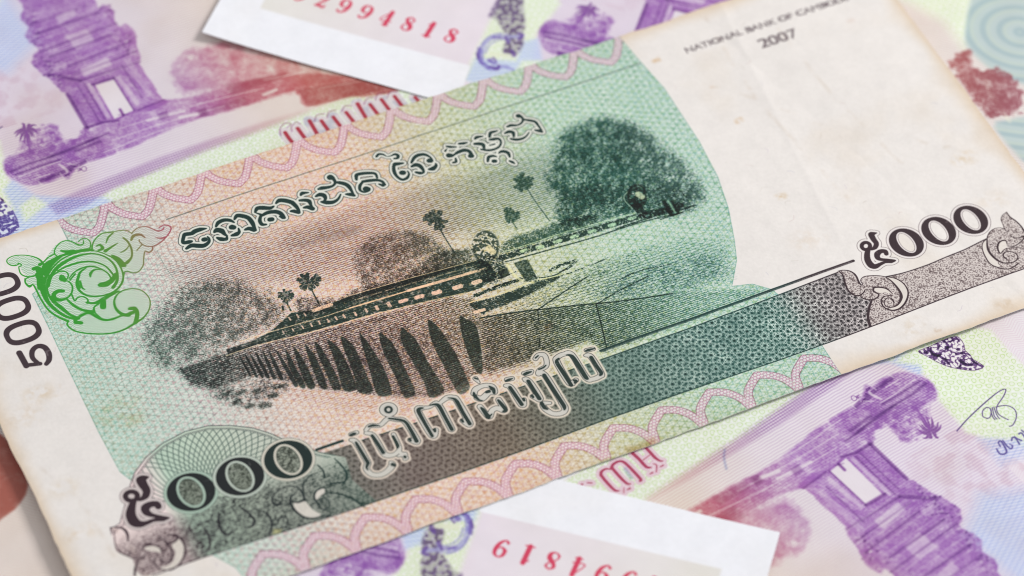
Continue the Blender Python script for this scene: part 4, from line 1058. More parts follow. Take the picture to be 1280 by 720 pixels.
# faint handling wrinkles holding a little dirt
for P in ([(118.6, 66), (118.0, 50), (119.4, 38), (121.0, 26)], [(127.2, 60), (128.4, 44), (131, 30)], [(112, 55), (118, 49), (124, 41)], [(2, 30), (5, 22), (6, 12)], [(6.5, 20), (8.4, 12), (8.8, 4)], [(134, 34), (138, 30), (143, 30)], [(73.0, 67.5), (73.3, 55), (73.1, 40)]):
    sl, D = A.sd_strokes([(P, 0.10)], 0.9, mm=True)
    X, Y = A.XY(sl); A.ink(sl, ss(0.55, -0.1, D) * ss(0.35, 0.8, fbm(X, Y, 1.4, 2, 44)), col(212, 194, 172), 0.20)
# pale scuffs over the print
s_ = vnoise(Xf, Yf, 0.55, 123)
A.over(A.full, ss(0.90, 0.99, s_), PAPER, 0.22)
del s_, soil, grain, edge
# ================================================================== the purple 100 riel notes: 138 x 64 mm, one design
MW, MH = 138.0, 64.0
FR = {'A': ((-29.4097, 61.6556), -0.3, -0.5), 'C': ((156.6957, 20.6303), 190.8, -0.42),
      'B': ((50.5681, 92.4734), -44.1, -0.3), 'D': ((85.522, -19.5346), 138.9, -0.3)}
M = Canvas(MW, MH, 15.0)
def using(k):
    M.frame = (FR[k][0], FR[k][1]); M.z = FR[k][2]
X, Y = M.XY(M.full)
M.rgb[:] = col(240, 240, 246)
gr = vnoise(X, Y, 0.5, 7); M.rgb *= (1 + (gr - 0.5) * 0.014)[..., None]
def mpoly(pts, soft=0.5, sm=0, mm=False, o=None, k=1.0):
    P = np.array(pts, float)
    if o is not None: P = P / k + np.array(o)
    sl, D = M.sd_poly(P, soft + 0.3, sm=sm, mm=mm)
    return sl, (np.clip(0.5 - D / soft, 0, 1) if sl is not None else None), D
PUR = ramp(M.xs, [(0, (132, 76, 160)), (52, (136, 78, 164)), (68, (150, 90, 172)), (75, (162, 92, 150)), (82, (178, 82, 104)), (90, (184, 88, 86)), (97, (176, 84, 80)), (102, (164, 84, 84)), (110, (150, 80, 88)), (138, (140, 66, 110))])
PALE = ramp(M.xs, [(0, (226, 226, 216)), (8, (230, 229, 222)), (20, (231, 226, 226)), (38, (232, 224, 232)), (56, (228, 219, 228)), (72, (227, 220, 222)), (84, (228, 220, 210)), (104, (232, 226, 220)), (138, (228, 226, 222))])
fld = M.part('printed_field')
sl, C, D = mpoly([(5.9, 7.7), (38.2, 7.9), (38.6, 3.2), (132, 3.2), (132, 59), (5.9, 59)], 0.3, mm=True)
M.mark(sl, D < 0, fld)
Fd = np.zeros((M.h, M.w), np.float32); Fd[sl] = C
x, y = M.XY(sl)
M.over(sl, C, tint(PALE, sl), 0.95)
# fine zigzag and straight tint lines
zz = lines(y * 1.0 + 0.9 * np.abs(((x / 3.2) % 1) - 0.5) * 2, 0.42, 0.13, 0.10)
M.ink(sl, C * zz * (x < 46), col(228, 190, 214), 0.28)
fl = lines(y + 0.03 * np.sin(x * 3), 0.44, 0.16, 0.12)
M.ink(sl, C * fl * (x >= 46), tint(PUR, sl), 0.24)
pk = fbm(x, y, 1.6, 3, 201)
M.ink(sl, C * ss(0.4, 0.7, pk) * ss(62, 50, x) * (x > 44) * (y > 26), col(226, 196, 206), 0.35)
# lime and blue security tint
def lime(pts, soft=1.0, mm=True, base=(230, 238, 220), a=0.9):
    sl, C, D = mpoly(pts, soft, mm=mm)
    x, y = M.XY(sl); C = C * Fd[sl]
    M.over(sl, C, col(*base), a)
    f = net(x, y, 0.95, 0.7, 0.12) + 1.3 * (vnoise(x, y, 0.4, 71) - 0.5)
    M.ink(sl, C * ss(0.6, 0.12, np.abs(f + 0.5)), col(182, 218, 110), 0.62)
    M.over(sl, C * ss(1.2, 2.0, f), col(244, 244, 250), 0.6)
def blue(pts, soft=1.5, mm=True, a=0.75):
    sl, C, D = mpoly(pts, soft, mm=mm); C = C * Fd[sl]
    x, y = M.XY(sl)
    M.over(sl, C, col(214, 224, 244), a)
    M.ink(sl, C * lines(y + 0.4 * x, 0.5, 0.18, 0.1), col(140, 160, 226), 0.40)
    M.ink(sl, C * lines(y - 0.5 * x, 0.8, 0.16, 0.1), col(140, 160, 226), 0.25)
lime([(38.0, 5), (46.5, 5), (46.2, 12), (45.0, 17), (46.4, 24), (44, 27), (42, 34), (37, 38), (37.8, 28)], 0.9)
lime([(46, 3), (130, 3), (130, 14), (104, 12.4), (90, 11.9), (70, 10.9), (58, 9.4), (50, 7.0)], 0.8, base=(228, 236, 222))
blue([(38.3, 5), (60, 3), (56, 8.4), (52, 10), (47.5, 12.5), (45.6, 16.5), (43.8, 15), (44, 11), (38.4, 9.5)], 0.8, a=0.8)
lime([(44.6, 8.5), (48.5, 10.2), (47.2, 12.4), (44.8, 11.4)], 0.8)
blue([(44, 40), (52, 36), (58, 40), (57, 52), (46, 56), (40, 50)], 2.5)
lime([(46, 44), (50, 45), (56, 50), (55, 54), (48, 50)], 1.6, a=0.6)
blue([(36, 26), (46, 29), (46.5, 34), (38, 36)], 1.6, a=0.5)
# teal turned-line field at the far right of the design (seen best on note B)
lime([(86, 45), (100, 40), (104, 36), (110, 60), (86, 60)], 2.5, base=(234, 240, 222), a=0.9)
using('B')
for pts in ([(1215, -5), (1208, 30), (1207, 55), (1225, 75), (1245, 90), (1281, 106), (1330, 120), (1400, 130), (1420, -60), (1240, -60)], [(1243, 158), (1262, 150), (1281, 146), (1330, 150), (1340, 260), (1281, 203)]):
    sl, C, D = mpoly(pts, 0.8, 3)
    x, y = M.XY(sl)
    M.over(sl, C, col(184, 200, 200), 0.92)
    c1 = unp(1275, 40, -0.6)
    cx, cy = M.P(np.array([[1275.0, 40.0]]))[0]
    rr = np.hypot(x - cx, (y - cy) * 1.1)
    M.ink(sl, C * ss(-0.2, 0.9, np.sin(rr * 2.6)), col(206, 222, 232), 0.5)
    M.over(sl, C * ss(0.3, 1, np.sin(rr * 2.6 + 2.0)), col(196, 208, 192), 0.35)
    if pts[0][0] == 1215: M.mark(sl, D < 0, M.part('guilloche_field'))
sl, D = M.sd_strokes([tr([(1262, 152), (1240, 120), (1232, 100)], w=4)], 1); M.over(sl, M.cov(D, 0.5), col(228, 226, 206), 0.5)

def mfol(pts, tone, seed, soft=0.8, clump=1.2, name=None, sm=4, contrast=0.5, o=None, k=1.0, color=None, solid=0.55, fine=0.22):
    sl, C, D = mpoly(pts, soft, sm, o=o, k=k)
    if sl is None: return
    x, y = M.XY(sl)
    rg = 1.5 if (name == 'printed_tree' or contrast >= 1) else 0.35
    C = np.clip(0.5 - (D + rg * (fbm(x, y, 0.9, 2, seed + 3) - 0.5)) / soft, 0, 1)
    cl = tint(PUR, sl) if color is None else color
    nn = fbm(x, y, clump, 3, seed); ff = vnoise(x + 0.3 * y, y, fine, seed + 5)
    hh = np.abs((y / 0.40) % 1.0 - 0.5) * 2; vv = np.abs(((x + 0.3 * y) / 0.36) % 1.0 - 0.5) * 2
    t = np.clip(solid + tone * contrast * 2.2 * (nn - 0.5) + 0.42 * tone * (ff - 0.5) * 2 + 0.26 * (hh - 0.5) + 0.20 * (vv - 0.5), 0, 1)
    M.over(sl, C * t, cl, 0.97)
    if name: M.mark(sl, D < 0, M.part(name))
# red foliage at the right edge of the design
mfol([(1187, 79), (1196, 68), (1209, 60), (1214, 74), (1212, 84), (1230, 89), (1245, 84), (1252, 90), (1262, 92), (1275, 110), (1279, 125), (1270, 142), (1250, 146), (1235, 146), (1215, 121), (1200, 100)], 0.62, 301, 0.6, 1.2, 'printed_tree', contrast=0.8, solid=0.78)

using('A')
V1, VB, A6, AT5 = ((0, 0), 4), ((320, 0), 4), ((0, 130), 6.4), ((340, 100), 6.4)
# trees right of the monument
mfol([(212, 92), (216, 80), (226, 72), (240, 60), (262, 55), (290, 52), (330, 62), (380, 80), (440, 96), (470, 106), (440, 112), (380, 112), (320, 125), (270, 128), (240, 124), (222, 108)], 0.34, 302, 1.2, 1.4, 'printed_tree', contrast=1.2, solid=0.42)
# terrace, steps and ground
mfol([(5, 200), (12, 194), (24, 192), (40, 186), (62, 183), (82, 178), (94, 173), (108, 166), (125, 156), (145, 148), (165, 140), (200, 126), (240, 120), (300, 104), (345, 95), (395, 92), (470, 100), (500, 112), (470, 120), (430, 122), (383, 133), (368, 114), (320, 128), (282, 140), (250, 148), (215, 160), (185, 174), (155, 187), (128, 197), (110, 202), (96, 210), (86, 222), (75, 222), (62, 227), (44, 231), (30, 230), (16, 224), (8, 216), (4, 207)], 0.55, 303, 0.5, 2.2, 'printed_ground', 3, 0.7, solid=0.68)
for pts, w in [([(14, 214), (40, 203), (80, 190), (120, 172)], 3.2), ([(20, 218), (50, 207), (75, 199)], 3), ([(60, 196), (100, 180), (135, 166)], 3), ([(95, 188), (125, 176)], 4), ([(50, 226), (75, 216), (92, 206)], 5), ([(100, 205), (108, 200)], 5)]:
    sl, D = M.sd_strokes([tr(pts, w=w)], 0.6); M.ink(sl, M.cov(D, 0.3), tint(PUR, sl), 0.55)
for pts, w in [([(24, 221), (55, 208), (76, 201)], 1.3), ([(44, 223), (62, 217)], 1.2), ([(74, 205), (82, 211), (84, 214)], 3.0), ([(84, 204), (98, 206)], 1.6), ([(150, 160), (240, 132), (330, 110)], 1.0), ([(140, 175), (200, 155), (280, 132)], 1.2), ([(130, 190), (200, 163), (260, 146)], 1.1), ([(185, 150), (230, 138)], 3.5), ([(225, 146), (248, 142)], 5.0), ([(330, 118), (345, 112)], 4.5), ([(330, 100), (380, 90)], 1.4), ([(400, 110), (460, 100)], 1.2), ([(48, 226), (54, 232)], 1.0), ([(108, 199), (113, 206)], 1.2), ([(75, 216), (80, 222)], 1.2), ([(145, 186), (148, 191)], 1.2)]:
    sl, D = M.sd_strokes([tr(pts, w=w)], 0.6); M.over(sl, M.cov(D, 0.25), tint(PALE, sl), 0.75)
sl, D = M.sd_strokes([tr([(105 + 3.2 * math.cos(t), 210.5 + 2.8 * math.sin(t)) for t in np.linspace(0, 6.28, 10)], w=1)], 0.5)
M.ink(sl, M.cov(D), tint(PUR, sl), 0.7)
for dx, dy in ((88, 213), (93, 208), (82, 219), (97, 213)):
    sl, D = M.sd_strokes([tr([(dx, dy), (dx + 3, dy - 2)], w=3.2)], 0.6); foliage(M, sl, M.cov(D, 0.3) * 0.7, tint(PUR, sl), 305, 0.5, 0.2, 0.5)
# darker rectangles of the terrace masonry toward the right
for pts, t in [([(196, 142), (208, 138), (212, 146), (200, 150)], 0.5), ([(246, 138), (256, 134), (262, 143), (250, 146)], 0.55), ([(262, 134), (305, 121), (312, 130), (268, 142)], 0.25), ([(372, 112), (470, 96), (500, 108), (385, 134)], 0.35), ([(280, 105), (360, 90), (352, 98), (290, 118)], 0.3)]:
    sl, C, D = mpoly(pts, 0.3); M.ink(sl, C * t, tint(PUR, sl), 0.9)
# purple tint lines along the lower edge of the path
sl, C, D = mpoly([(72, 268), (60, 256), (94, 240), (130, 224), (200, 196), (260, 175), (330, 152), (385, 136), (388, 142), (330, 163), (260, 188), (200, 212), (140, 236), (110, 255)], 0.8)
x, y = M.XY(sl)
M.ink(sl, C * (0.15 + 0.6 * lines(y - 0.045 * x, 0.40, 0.18, 0.1)) * ss(98, 70, x), tint(PUR, sl), 0.62)
M.ink(sl, C * lines(x, 0.40, 0.12, 0.1) * ss(98, 70, x), tint(PUR, sl), 0.25)
# monument: tiered tower over an open gate
mon = [(109, 161), (84, 117), (76, 114), (70, 107), (62, 98), (55, 95), (46, 86), (39, 77), (42, 68), (48, 62), (42, 55), (36, 52), (30, 44), (34, 38), (36, 33), (27, 24), (25, 17), (31, 12), (28, 4), (20, -4), (18, -12), (24, -20), (14, -30), (10, -42), (14, -52), (4, -66), (2, -80), (-2, -100), (6, -96), (22, -88), (36, -80), (58, -60), (70, -44), (82, -40), (94, -26), (104, -16), (110, -14), (118, -2), (124, 10), (128, 5), (136, 5), (142, 14), (144, 27), (150, 33), (156, 29), (162, 32), (169, 40), (171, 55), (176, 70), (175, 80), (202, 122), (212, 126), (190, 138), (168, 140), (145, 150)]
mfol(mon, 0.52, 311, 0.3, 1.6, 'printed_monument', 0, 0.6, solid=0.72)
for pts, a in [([(118, 104), (142, 97), (167, 137), (143, 148)], 0.97), ([(101, 86), (134, 71), (140, 80), (105, 95)], 0.55), ([(82, 44), (108, 36), (119, 50), (96, 62)], 0.5), ([(68, 19), (92, 10), (96, 18), (74, 28)], 0.42), ([(50, -8), (72, -16), (76, -8), (56, 0)], 0.4), ([(108, 104), (112, 102), (139, 146), (134, 148)], 0.5), ([(145, 96), (149, 93), (175, 128), (170, 132)], 0.5), ([(155, 74), (162, 72), (192, 118), (184, 121)], 0.3), ([(84, 118), (88, 116), (112, 155), (109, 160)], 0.0)]:
    sl, C, D = mpoly(pts, 0.22)
    M.over(sl, C, tint(PALE, sl), a)
for pts, w, a in [([(84, 117), (109, 160)], 4.5, 0.7), ([(116, 105), (142, 97)], 4, 0.8), ([(142, 97), (168, 138)], 1.6, 0.8), ([(104, 102), (131, 148)], 1.4, 0.6), ([(98, 108), (124, 150)], 1.4, 0.5), ([(100, 100), (175, 76)], 2.5, 0.5), ([(92, 92), (172, 62)], 1.8, 0.5), ([(86, 82), (165, 50)], 2.5, 0.5), ([(60, 92), (100, 100)], 5, 0.5), ([(62, 70), (140, 42)], 3, 0.5), ([(50, 64), (140, 30)], 2.5, 0.5), ([(45, 42), (124, 14)], 3, 0.5), ([(38, 30), (110, 5)], 2, 0.4), ([(152, 80), (178, 122)], 1.4, 0.6), ([(105, 160), (128, 152), (148, 150)], 3, 0.6), ([(172, 137), (205, 124)], 2.4, 0.5), ([(150, 136), (154, 143)], 3.4, 0.9), ([(148, 143), (158, 142)], 1.2, 0.6)]:
    sl, D = M.sd_strokes([tr(pts, w=w)], 0.5, sm=False); M.ink(sl, M.cov(D, 0.2), tint(PUR, sl), a)
for pts in [[(100, 104), (176, 74)], [(92, 92), (170, 60)], [(70, 84), (150, 52)], [(58, 70), (138, 38)], [(50, 60), (132, 26)], [(44, 38), (124, 8)], [(36, 26), (116, -4)], [(128, 120), (110, 104)], [(150, 92), (186, 126)], [(158, 86), (192, 122)], [(95, 96), (172, 66)], [(88, 88), (168, 56)], [(64, 76), (142, 46)], [(48, 50), (128, 20)]]:
    sl, D = M.sd_strokes([tr(pts, w=0.9)], 0.5); M.over(sl, M.cov(D, 0.2), tint(PALE, sl), 0.45)
rs = random.Random(4)
for _ in range(220):
    q = rs.choice([(130, 18), (158, 40), (48, 78), (36, 48), (30, 20), (60, 96), (110, 0), (150, 60), (70, 84), (52, 58)])
    px_, py_ = q[0] + rs.uniform(-16, 16), q[1] + rs.uniform(-12, 12)
    sl, D = M.sd_strokes([tr([(px_, py_), (px_ + 1.5, py_ - 0.6)], w=rs.uniform(1, 2.4))], 0.5)
    ins_ = False
    for q1, q2 in zip(mon, mon[1:] + mon[:1]):
        if (q1[1] > py_) != (q2[1] > py_) and px_ < (q2[0] - q1[0]) * (py_ - q1[1]) / (q2[1] - q1[1]) + q1[0]: ins_ = not ins_
    if not ins_: continue
    if rs.random() < 0.5: M.over(sl, M.cov(D, 0.2), tint(PALE, sl), 0.4)
    else: M.ink(sl, M.cov(D, 0.2), tint(PUR, sl), 0.6)
# palms at the left foot of the monument
st = []
for cx_, cy_, n_, R_ in [(33, 164, 22, 15)]:
    for k in range(n_):
        a_ = 2 * math.pi * k / n_ + rs.uniform(-.4, .4); L_ = R_ * rs.uniform(0.5, 1.15)
        st.append(tr([(cx_, cy_, 1.0), (cx_ + 0.6 * L_ * math.cos(a_), cy_ + 0.5 * L_ * math.sin(a_) - 2.5, 3.0), (cx_ + L_ * math.cos(a_), cy_ + L_ * 0.85 * math.sin(a_) + 1.5, 0.8)]))
sl, D = M.sd_strokes(st, 0.5); M.ink(sl, M.cov(D, 0.15), tint(PUR, sl), 0.85); M.mark(sl, D < 0.4, M.part('printed_palm'))
mfol([(24, 192), (28, 178), (42, 172), (46, 160), (56, 154), (68, 158), (78, 166), (84, 174), (100, 168), (108, 162), (112, 170), (95, 180), (60, 192)], 0.6, 312, 0.7, 0.8, contrast=1.2, solid=0.52)
sl, D = M.sd_strokes([tr([(33, 164), (35, 176), (38, 190)], w=2.5)], 0.5); M.over(sl, M.cov(D, 0.2), tint(PUR, sl), 0.8)

# ornament: carved leaf and scroll between serial panel and view
def leaf_C():
    using('C')
    OC_ = ((1120, 400), 8)
    leaf = [(225, 305), (350, 255), (450, 205), (590, 160), (640, 180), (680, 240), (692, 300), (745, 345), (770, 388), (880, 455), (820, 492), (720, 496), (550, 467), (430, 422), (330, 367), (270, 337)]
    sl, C, D = mpoly(leaf, 0.1, 2, o=OC_[0], k=8)
    x, y = M.XY(sl)
    orn_i = M.part('leaf_ornament')
    DP = col(92, 52, 122)
    M.over(sl, C, col(240, 234, 240), 0.8)
    n = vnoise(x, y, 0.36, 401); n2 = vnoise(x + y, y - x, 0.5, 402)
    M.ink(sl, C * ss(0.14, 0.05, np.abs(n - 0.5)) * 0.9, DP, 0.9)
    M.ink(sl, C * ss(0.56, 0.66, n2), DP, 0.85)
    M.ink(sl, M.cov(np.abs(D) - 0.05), DP, 0.8)
    M.mark(sl, D < 0, orn_i)
    for p in [[(285, 290, 10), (300, 325, 34)], [(350, 270, 14), (355, 320, 26), (400, 350, 24), (470, 330, 14)], [(490, 210, 10), (520, 250, 26), (515, 300, 14)], [(540, 215, 12), (600, 180, 30), (630, 205, 20)], [(430, 350, 20), (500, 400, 30), (540, 440, 10)], [(640, 400, 30), (700, 440, 36), (760, 440, 20)], [(600, 330, 20), (700, 330, 16), (740, 350, 10)], [(760, 400, 20), (840, 450, 20)], [(400, 390, 8), (420, 350, 16)], [(640, 470, 8), (650, 420, 14)]]:
        sl, D = M.sd_strokes([tr(p, *OC_)], 0.4); M.ink(sl, M.cov(D), DP, 0.92)
    for p in [[(470, 280, 10), (490, 240, 8)], [(560, 290, 22), (575, 292, 20)], [(620, 265, 20), (630, 268, 16)], [(600, 300, 18), (610, 305, 14)], [(650, 290, 14), (660, 275, 12)], [(590, 215, 14), (610, 200, 16)], [(390, 300, 26), (420, 310, 22)], [(470, 330, 20), (520, 340, 20)], [(600, 360, 24), (640, 350, 16)], [(700, 400, 16), (730, 410, 20)]]:
        sl, D = M.sd_strokes([tr(p, *OC_)], 0.4); M.over(sl, M.cov(D), col(244, 240, 246), 0.9)
def leaf_B():
    orn_i = M.part('leaf_ornament')
    using('B')
    sl, C, D = mpoly([(611, 20), (620, 2), (628, -12), (640, -22), (652, -10), (655, 14), (656, 34), (650, 42), (655, 50), (648, 66), (636, 70), (628, 62), (634, 48), (628, 36), (620, 24)], 0.5, 3)
    x, y = M.XY(sl); n = vnoise(x, y, 0.42, 411)
    M.ink(sl, C * (0.35 + 0.55 * ss(0.35, 0.6, n)), col(104, 78, 134), 0.95); M.mark(sl, D < 0, orn_i)
    Q6 = ((590, 0), 6.4)
    def rib(p, c_, a_, w=1.0, nz=0.6):
        sl, D = M.sd_strokes([(P_, W_ * w) for P_, W_ in [tr(p, *Q6)]], 0.5)
        x, y = M.XY(sl); n = vnoise(x, y, 0.38, 412)
        M.over(sl, M.cov(D, 0.3) * (1 - nz + nz * 2 * n).clip(0, 1), col(*c_), a_); M.mark(sl, D < 0.2, orn_i)
    rib([(150, 430, 40), (250, 440, 36), (350, 440, 24)], (226, 230, 206), 0.9, nz=0.1)
    rib([(400, 290, 40), (310, 290, 54), (210, 285, 60), (120, 330, 54), (78, 410, 44)], (164, 162, 212), 0.8, w=0.72, nz=0.5)
    rib([(78, 410, 40), (84, 500, 50), (160, 550, 52), (260, 530, 44), (330, 560, 30)], (146, 142, 206), 0.8, w=0.75, nz=0.6)
    rib([(240, 262, 8), (150, 285, 10), (90, 340, 12), (58, 420, 14), (66, 500, 12)], (120, 112, 190), 0.8, nz=0.3)
    rib([(300, 310, 10), (210, 320, 10), (140, 360, 10), (110, 420, 10)], (120, 116, 200), 0.7, nz=0.3)
    for p in [[(60, 380, 26), (52, 440, 30), (80, 500, 30), (130, 540, 30)], [(170, 300, 24), (240, 300, 30), (300, 330, 26)], [(140, 480, 40), (180, 500, 40)]]:
        rib(p, (112, 92, 176), 0.75, nz=0.8)
    for p in [[(40, 420, 14), (48, 470, 14)], [(150, 530, 20), (200, 548, 34), (215, 520, 20)], [(320, 400, 26), (335, 440, 34)], [(375, 265, 26), (405, 275, 26), (380, 310, 30)], [(270, 290, 18), (285, 340, 22)], [(170, 460, 16), (190, 480, 14)]]:
        rib(p, (96, 66, 150), 0.8, nz=0.5)

def signature_C():
    using('C')
    SG = ((960, 360), 4); KT = ((1080, 540), 6.4)
    sgi = M.part('signature')
    sl, D = M.sd_strokes([tr(p, *SG) for p in [[(945, 712, 4), (1000, 650, 4), (1080, 575, 4), (1150, 518, 3), (1188, 503, 3), (1180, 535, 3), (1145, 590, 3), (1152, 625, 3), (1180, 645, 3), (1203, 655, 3)],
        [(1098, 648, 3), (1076, 640, 3), (1074, 612, 3), (1096, 594, 3), (1116, 606, 3), (1112, 640, 3), (1096, 650, 3)], [(1112, 600, 3), (1124, 640, 3), (1136, 655, 3)], [(1122, 594, 3), (1132, 635, 3), (1145, 652, 3)], [(1130, 592, 3), (1144, 630, 3), (1158, 650, 3)], [(1140, 592, 3), (1190, 584, 3), (1232, 602, 3), (1243, 640, 3), (1226, 680, 3), (1208, 688, 3)]]], 0.3)
    M.over(sl, M.cov(D - 0.02), col(74, 52, 116), 0.92); M.mark(sl, D < 0.5, sgi)
    kh = M.part('caption_lettering')
    sl, D = M.sd_strokes([tr(p, *KT) for p in [[(1062, 128, 10), (1085, 165, 14), (1120, 172, 14), (1142, 150, 14), (1120, 100, 14), (1095, 66, 12), (1076, 78, 10), (1092, 110, 10)], [(1112, 62, 10), (1150, 110, 12), (1178, 128, 12), (1190, 105, 10), (1165, 90, 8)],
        [(1182, 62, 12), (1190, 38, 12), (1215, 45, 12), (1245, 92, 12)], [(1205, 30, 8), (1232, 50, 12), (1262, 62, 12)], [(1240, 10, 12), (1262, 2, 12), (1290, 40, 12)], [(1262, -20, 10), (1300, 10, 12)], [(1300, -30, 12), (1330, -40, 12), (1350, 0, 12)], [(1340, -60, 12), (1380, -40, 12)]]], 0.3)
    M.over(sl, M.cov(D), col(78, 66, 140), 0.88); M.mark(sl, D < 0.3, kh)

RED = col(206, 30, 66)
GL = {'1': [[(.08, .80, .05), (.30, 1, .08)], [(.30, 1, .19), (.30, 0, .19)], [(.06, 0, .05), (.54, 0, .05)]],
      '2': [[(.05, .74, .15), (.12, .95, .06), (.32, 1, .07), (.50, .82, .17), (.40, .52, .12), (.06, .06, .05)], [(.05, .05, .08), (.30, .08, .14), (.52, .02, .10), (.58, .22, .04)]],
      '4': [[(.40, 1, .05), (-.02, .30, .05), (.62, .30, .05)], [(.40, 1, .18), (.40, 0, .18)], [(.22, 0, .05), (.58, 0, .05)]],
      '8': [[(.30, 1, .05), (.10, .84, .12), (.20, .62, .16), (.46, .38, .20), (.50, .14, .14), (.30, 0, .05), (.06, .14, .09), (.10, .40, .05), (.40, .62, .05), (.50, .84, .09), (.30, 1, .05)]],
      '9': [[(.30, .42, .05), (.08, .58, .15), (.10, .88, .12), (.30, 1, .05), (.52, .86, .13), (.56, .55, .16), (.46, .20, .13), (.22, 0, .05), (.08, .12, .12)], [(.30, .42, .05), (.50, .54, .05)]]}
WEAR = {'A': 0.30, 'B': 0.06, 'C': 0.18, 'D': 0.08}
def variant(kind):
    global M
    base_ = M
    c = Canvas.__new__(Canvas); c.__dict__.update(M.__dict__)
    c.rgb = M.rgb.copy(); c.id = M.id.copy(); c.names = list(M.names)
    c.frame = (FR[kind][0], FR[kind][1]); c.z = FR[kind][2]
    M = c
    if kind == 'C':
        using('C')
        lime([(1120, 452), (1150, 420), (1200, 406), (1238, 412), (1262, 440), (1290, 466), (1330, 500), (1330, 560), (1270, 548), (1230, 546), (1208, 540), (1192, 520), (1174, 500), (1172, 478), (1150, 456)], 0.8, mm=False)
    if kind in 'AC': signature_C()
    (leaf_B if kind in 'BD' else leaf_C)()
    M = base_
    c.frame = (FR[kind][0], FR[kind][1]); c.z = FR[kind][2]
    if kind == 'D':
        sl, D = c.sd_poly(np.array([(-90, 470), (-10, 528), (12, 548), (26, 575), (34, 600), (24, 622), (0, 642), (-80, 690)], float), 0.6, sm=2)
        x, y = c.XY(sl); c.over(sl, c.cov(D, 0.4) * (0.72 + 0.5 * fbm(x, y, 1.2, 3, 5)).clip(0, 1), col(160, 84, 72), 0.92); c.mark(sl, D < 0, c.part('printed_tree'))
    x, y = c.XY(c.full)
    c.ink(c.full, ss(0.42, 0.85, fbm(x, y, 11, 3, ord(kind))), col(226, 206, 176), WEAR[kind])
    if kind in 'BD':
        ser = {'B': '92994818', 'D': '92994819'}[kind]
        x0, y0, sp, hh = {'B': (33.65, 12.55, 3.31, 2.75), 'D': (33.8, 12.7, 3.38, 2.75)}[kind]
        si = c.part('serial_number', None, 'red serial number')
        dg = []
        for k, ch in enumerate(reversed(ser)):
            cx, cy = x0 - sp * k, y0 + 0.0 * k
            st = []
            for g in GL[ch]:
                P = np.array([(cx + (p[0] - 0.30 + 0.10 * (p[1] - 0.5)) * hh * 0.92, cy + (p[1] - 0.5) * hh) for p in g]); W = np.array([p[2] * hh * 1.3 for p in g])
                st.append((P, W))
            sl, D = c.sd_strokes(st, 0.6, mm=True)
            c.over(sl, c.cov(D, 0.12), RED, 0.82)
            c.mark(sl, D < 0.5, si); dg.append((sl, D))
        for sl, D in dg:
            c.mark(sl, D < 0.22, c.part('digit', 'serial_number'))
    if kind == 'A':
        sl, D = c.sd_poly(np.array([(-14, 246), (6, 252), (16, 262), (22, 274), (25, 286), (12, 293), (0, 300), (-20, 306)], float), 0.4)
        x, y = c.XY(sl); n = vnoise(x, y, 0.36, 431)
        c.over(sl, c.cov(D, 0.15), col(226, 226, 238), 0.6)
        c.ink(sl, c.cov(D, 0.15) * np.maximum(ss(0.16, 0.06, np.abs(n - 0.5)), ss(0.6, 0.7, n)), col(88, 66, 150), 0.9)
        c.mark(sl, D < 0, c.part('leaf_ornament'))
        li = c.part('denomination_lettering')
        st = [[(105, 418, 22), (140, 470, 22), (178, 512, 22)], [(205, 385, 22), (245, 440, 22), (280, 486, 22)], [(300, 325, 22), (335, 385, 22), (372, 450, 22)], [(395, 325, 20), (460, 415, 22)], [(490, 295, 20), (560, 386, 22)], [(593, 258, 20), (670, 355, 22)], [(685, 190, 24), (720, 250, 22), (762, 320, 22)], [(785, 195, 20), (855, 285, 22)], [(875, 155, 20), (948, 252, 22)], [(980, 130, 20), (1050, 220, 22)], [(1145, 138, 20), (1180, 178, 20)], [(1250, 100, 20), (1320, 190, 20)]]
        sl, D = c.sd_strokes([tr(p, *AT5) for p in st], 1.2)
        x, y = c.XY(sl)
        c.over(sl, c.cov(D - 0.75), col(226, 226, 226), 0.8)
        c.ink(sl, c.cov(D - 0.75) * ss(0.45, 0.75, fbm(x, y, 1.2, 2, 9)), col(186, 204, 226), 0.45)
        for off in (0.18, 0.38, 0.6):
            c.ink(sl, c.cov(np.abs(D - off) - 0.03), col(206, 130, 168), 0.6)
        c.mark(sl, D < 0.75, li)
        hooks = [[(70, 440, 8), (65, 385, 8), (105, 345, 8), (150, 350, 8), (120, 380, 8)], [(160, 410, 8), (155, 370, 8), (195, 335, 8), (225, 350, 8)], [(340, 330, 8), (360, 280, 8), (420, 270, 8)], [(440, 300, 8), (455, 255, 8), (510, 240, 8)], [(560, 250, 8), (580, 210, 8), (635, 205, 8)], [(735, 195, 8), (760, 150, 8), (820, 140, 8)], [(825, 160, 8), (850, 110, 8), (905, 100, 8)], [(920, 140, 8), (945, 95, 8), (1000, 95, 8)], [(175, 510, 8), (280, 480, 8)]]
        s2, D2 = c.sd_strokes([tr(p, *AT5) for p in hooks], 0.5); c.ink(s2, c.cov(D2, 0.2), col(176, 110, 160), 0.8); c.mark(s2, D2 < 0.3, li)
        c.over(sl, c.cov(D - 0.07, 0.12), col(166, 44, 60), 0.95)
        for p in st:
            s3, D3 = c.sd_strokes([tr(p, *AT5)], 0.4); c.mark(s3, D3 < 0.1, c.part('letter', 'denomination_lettering'))
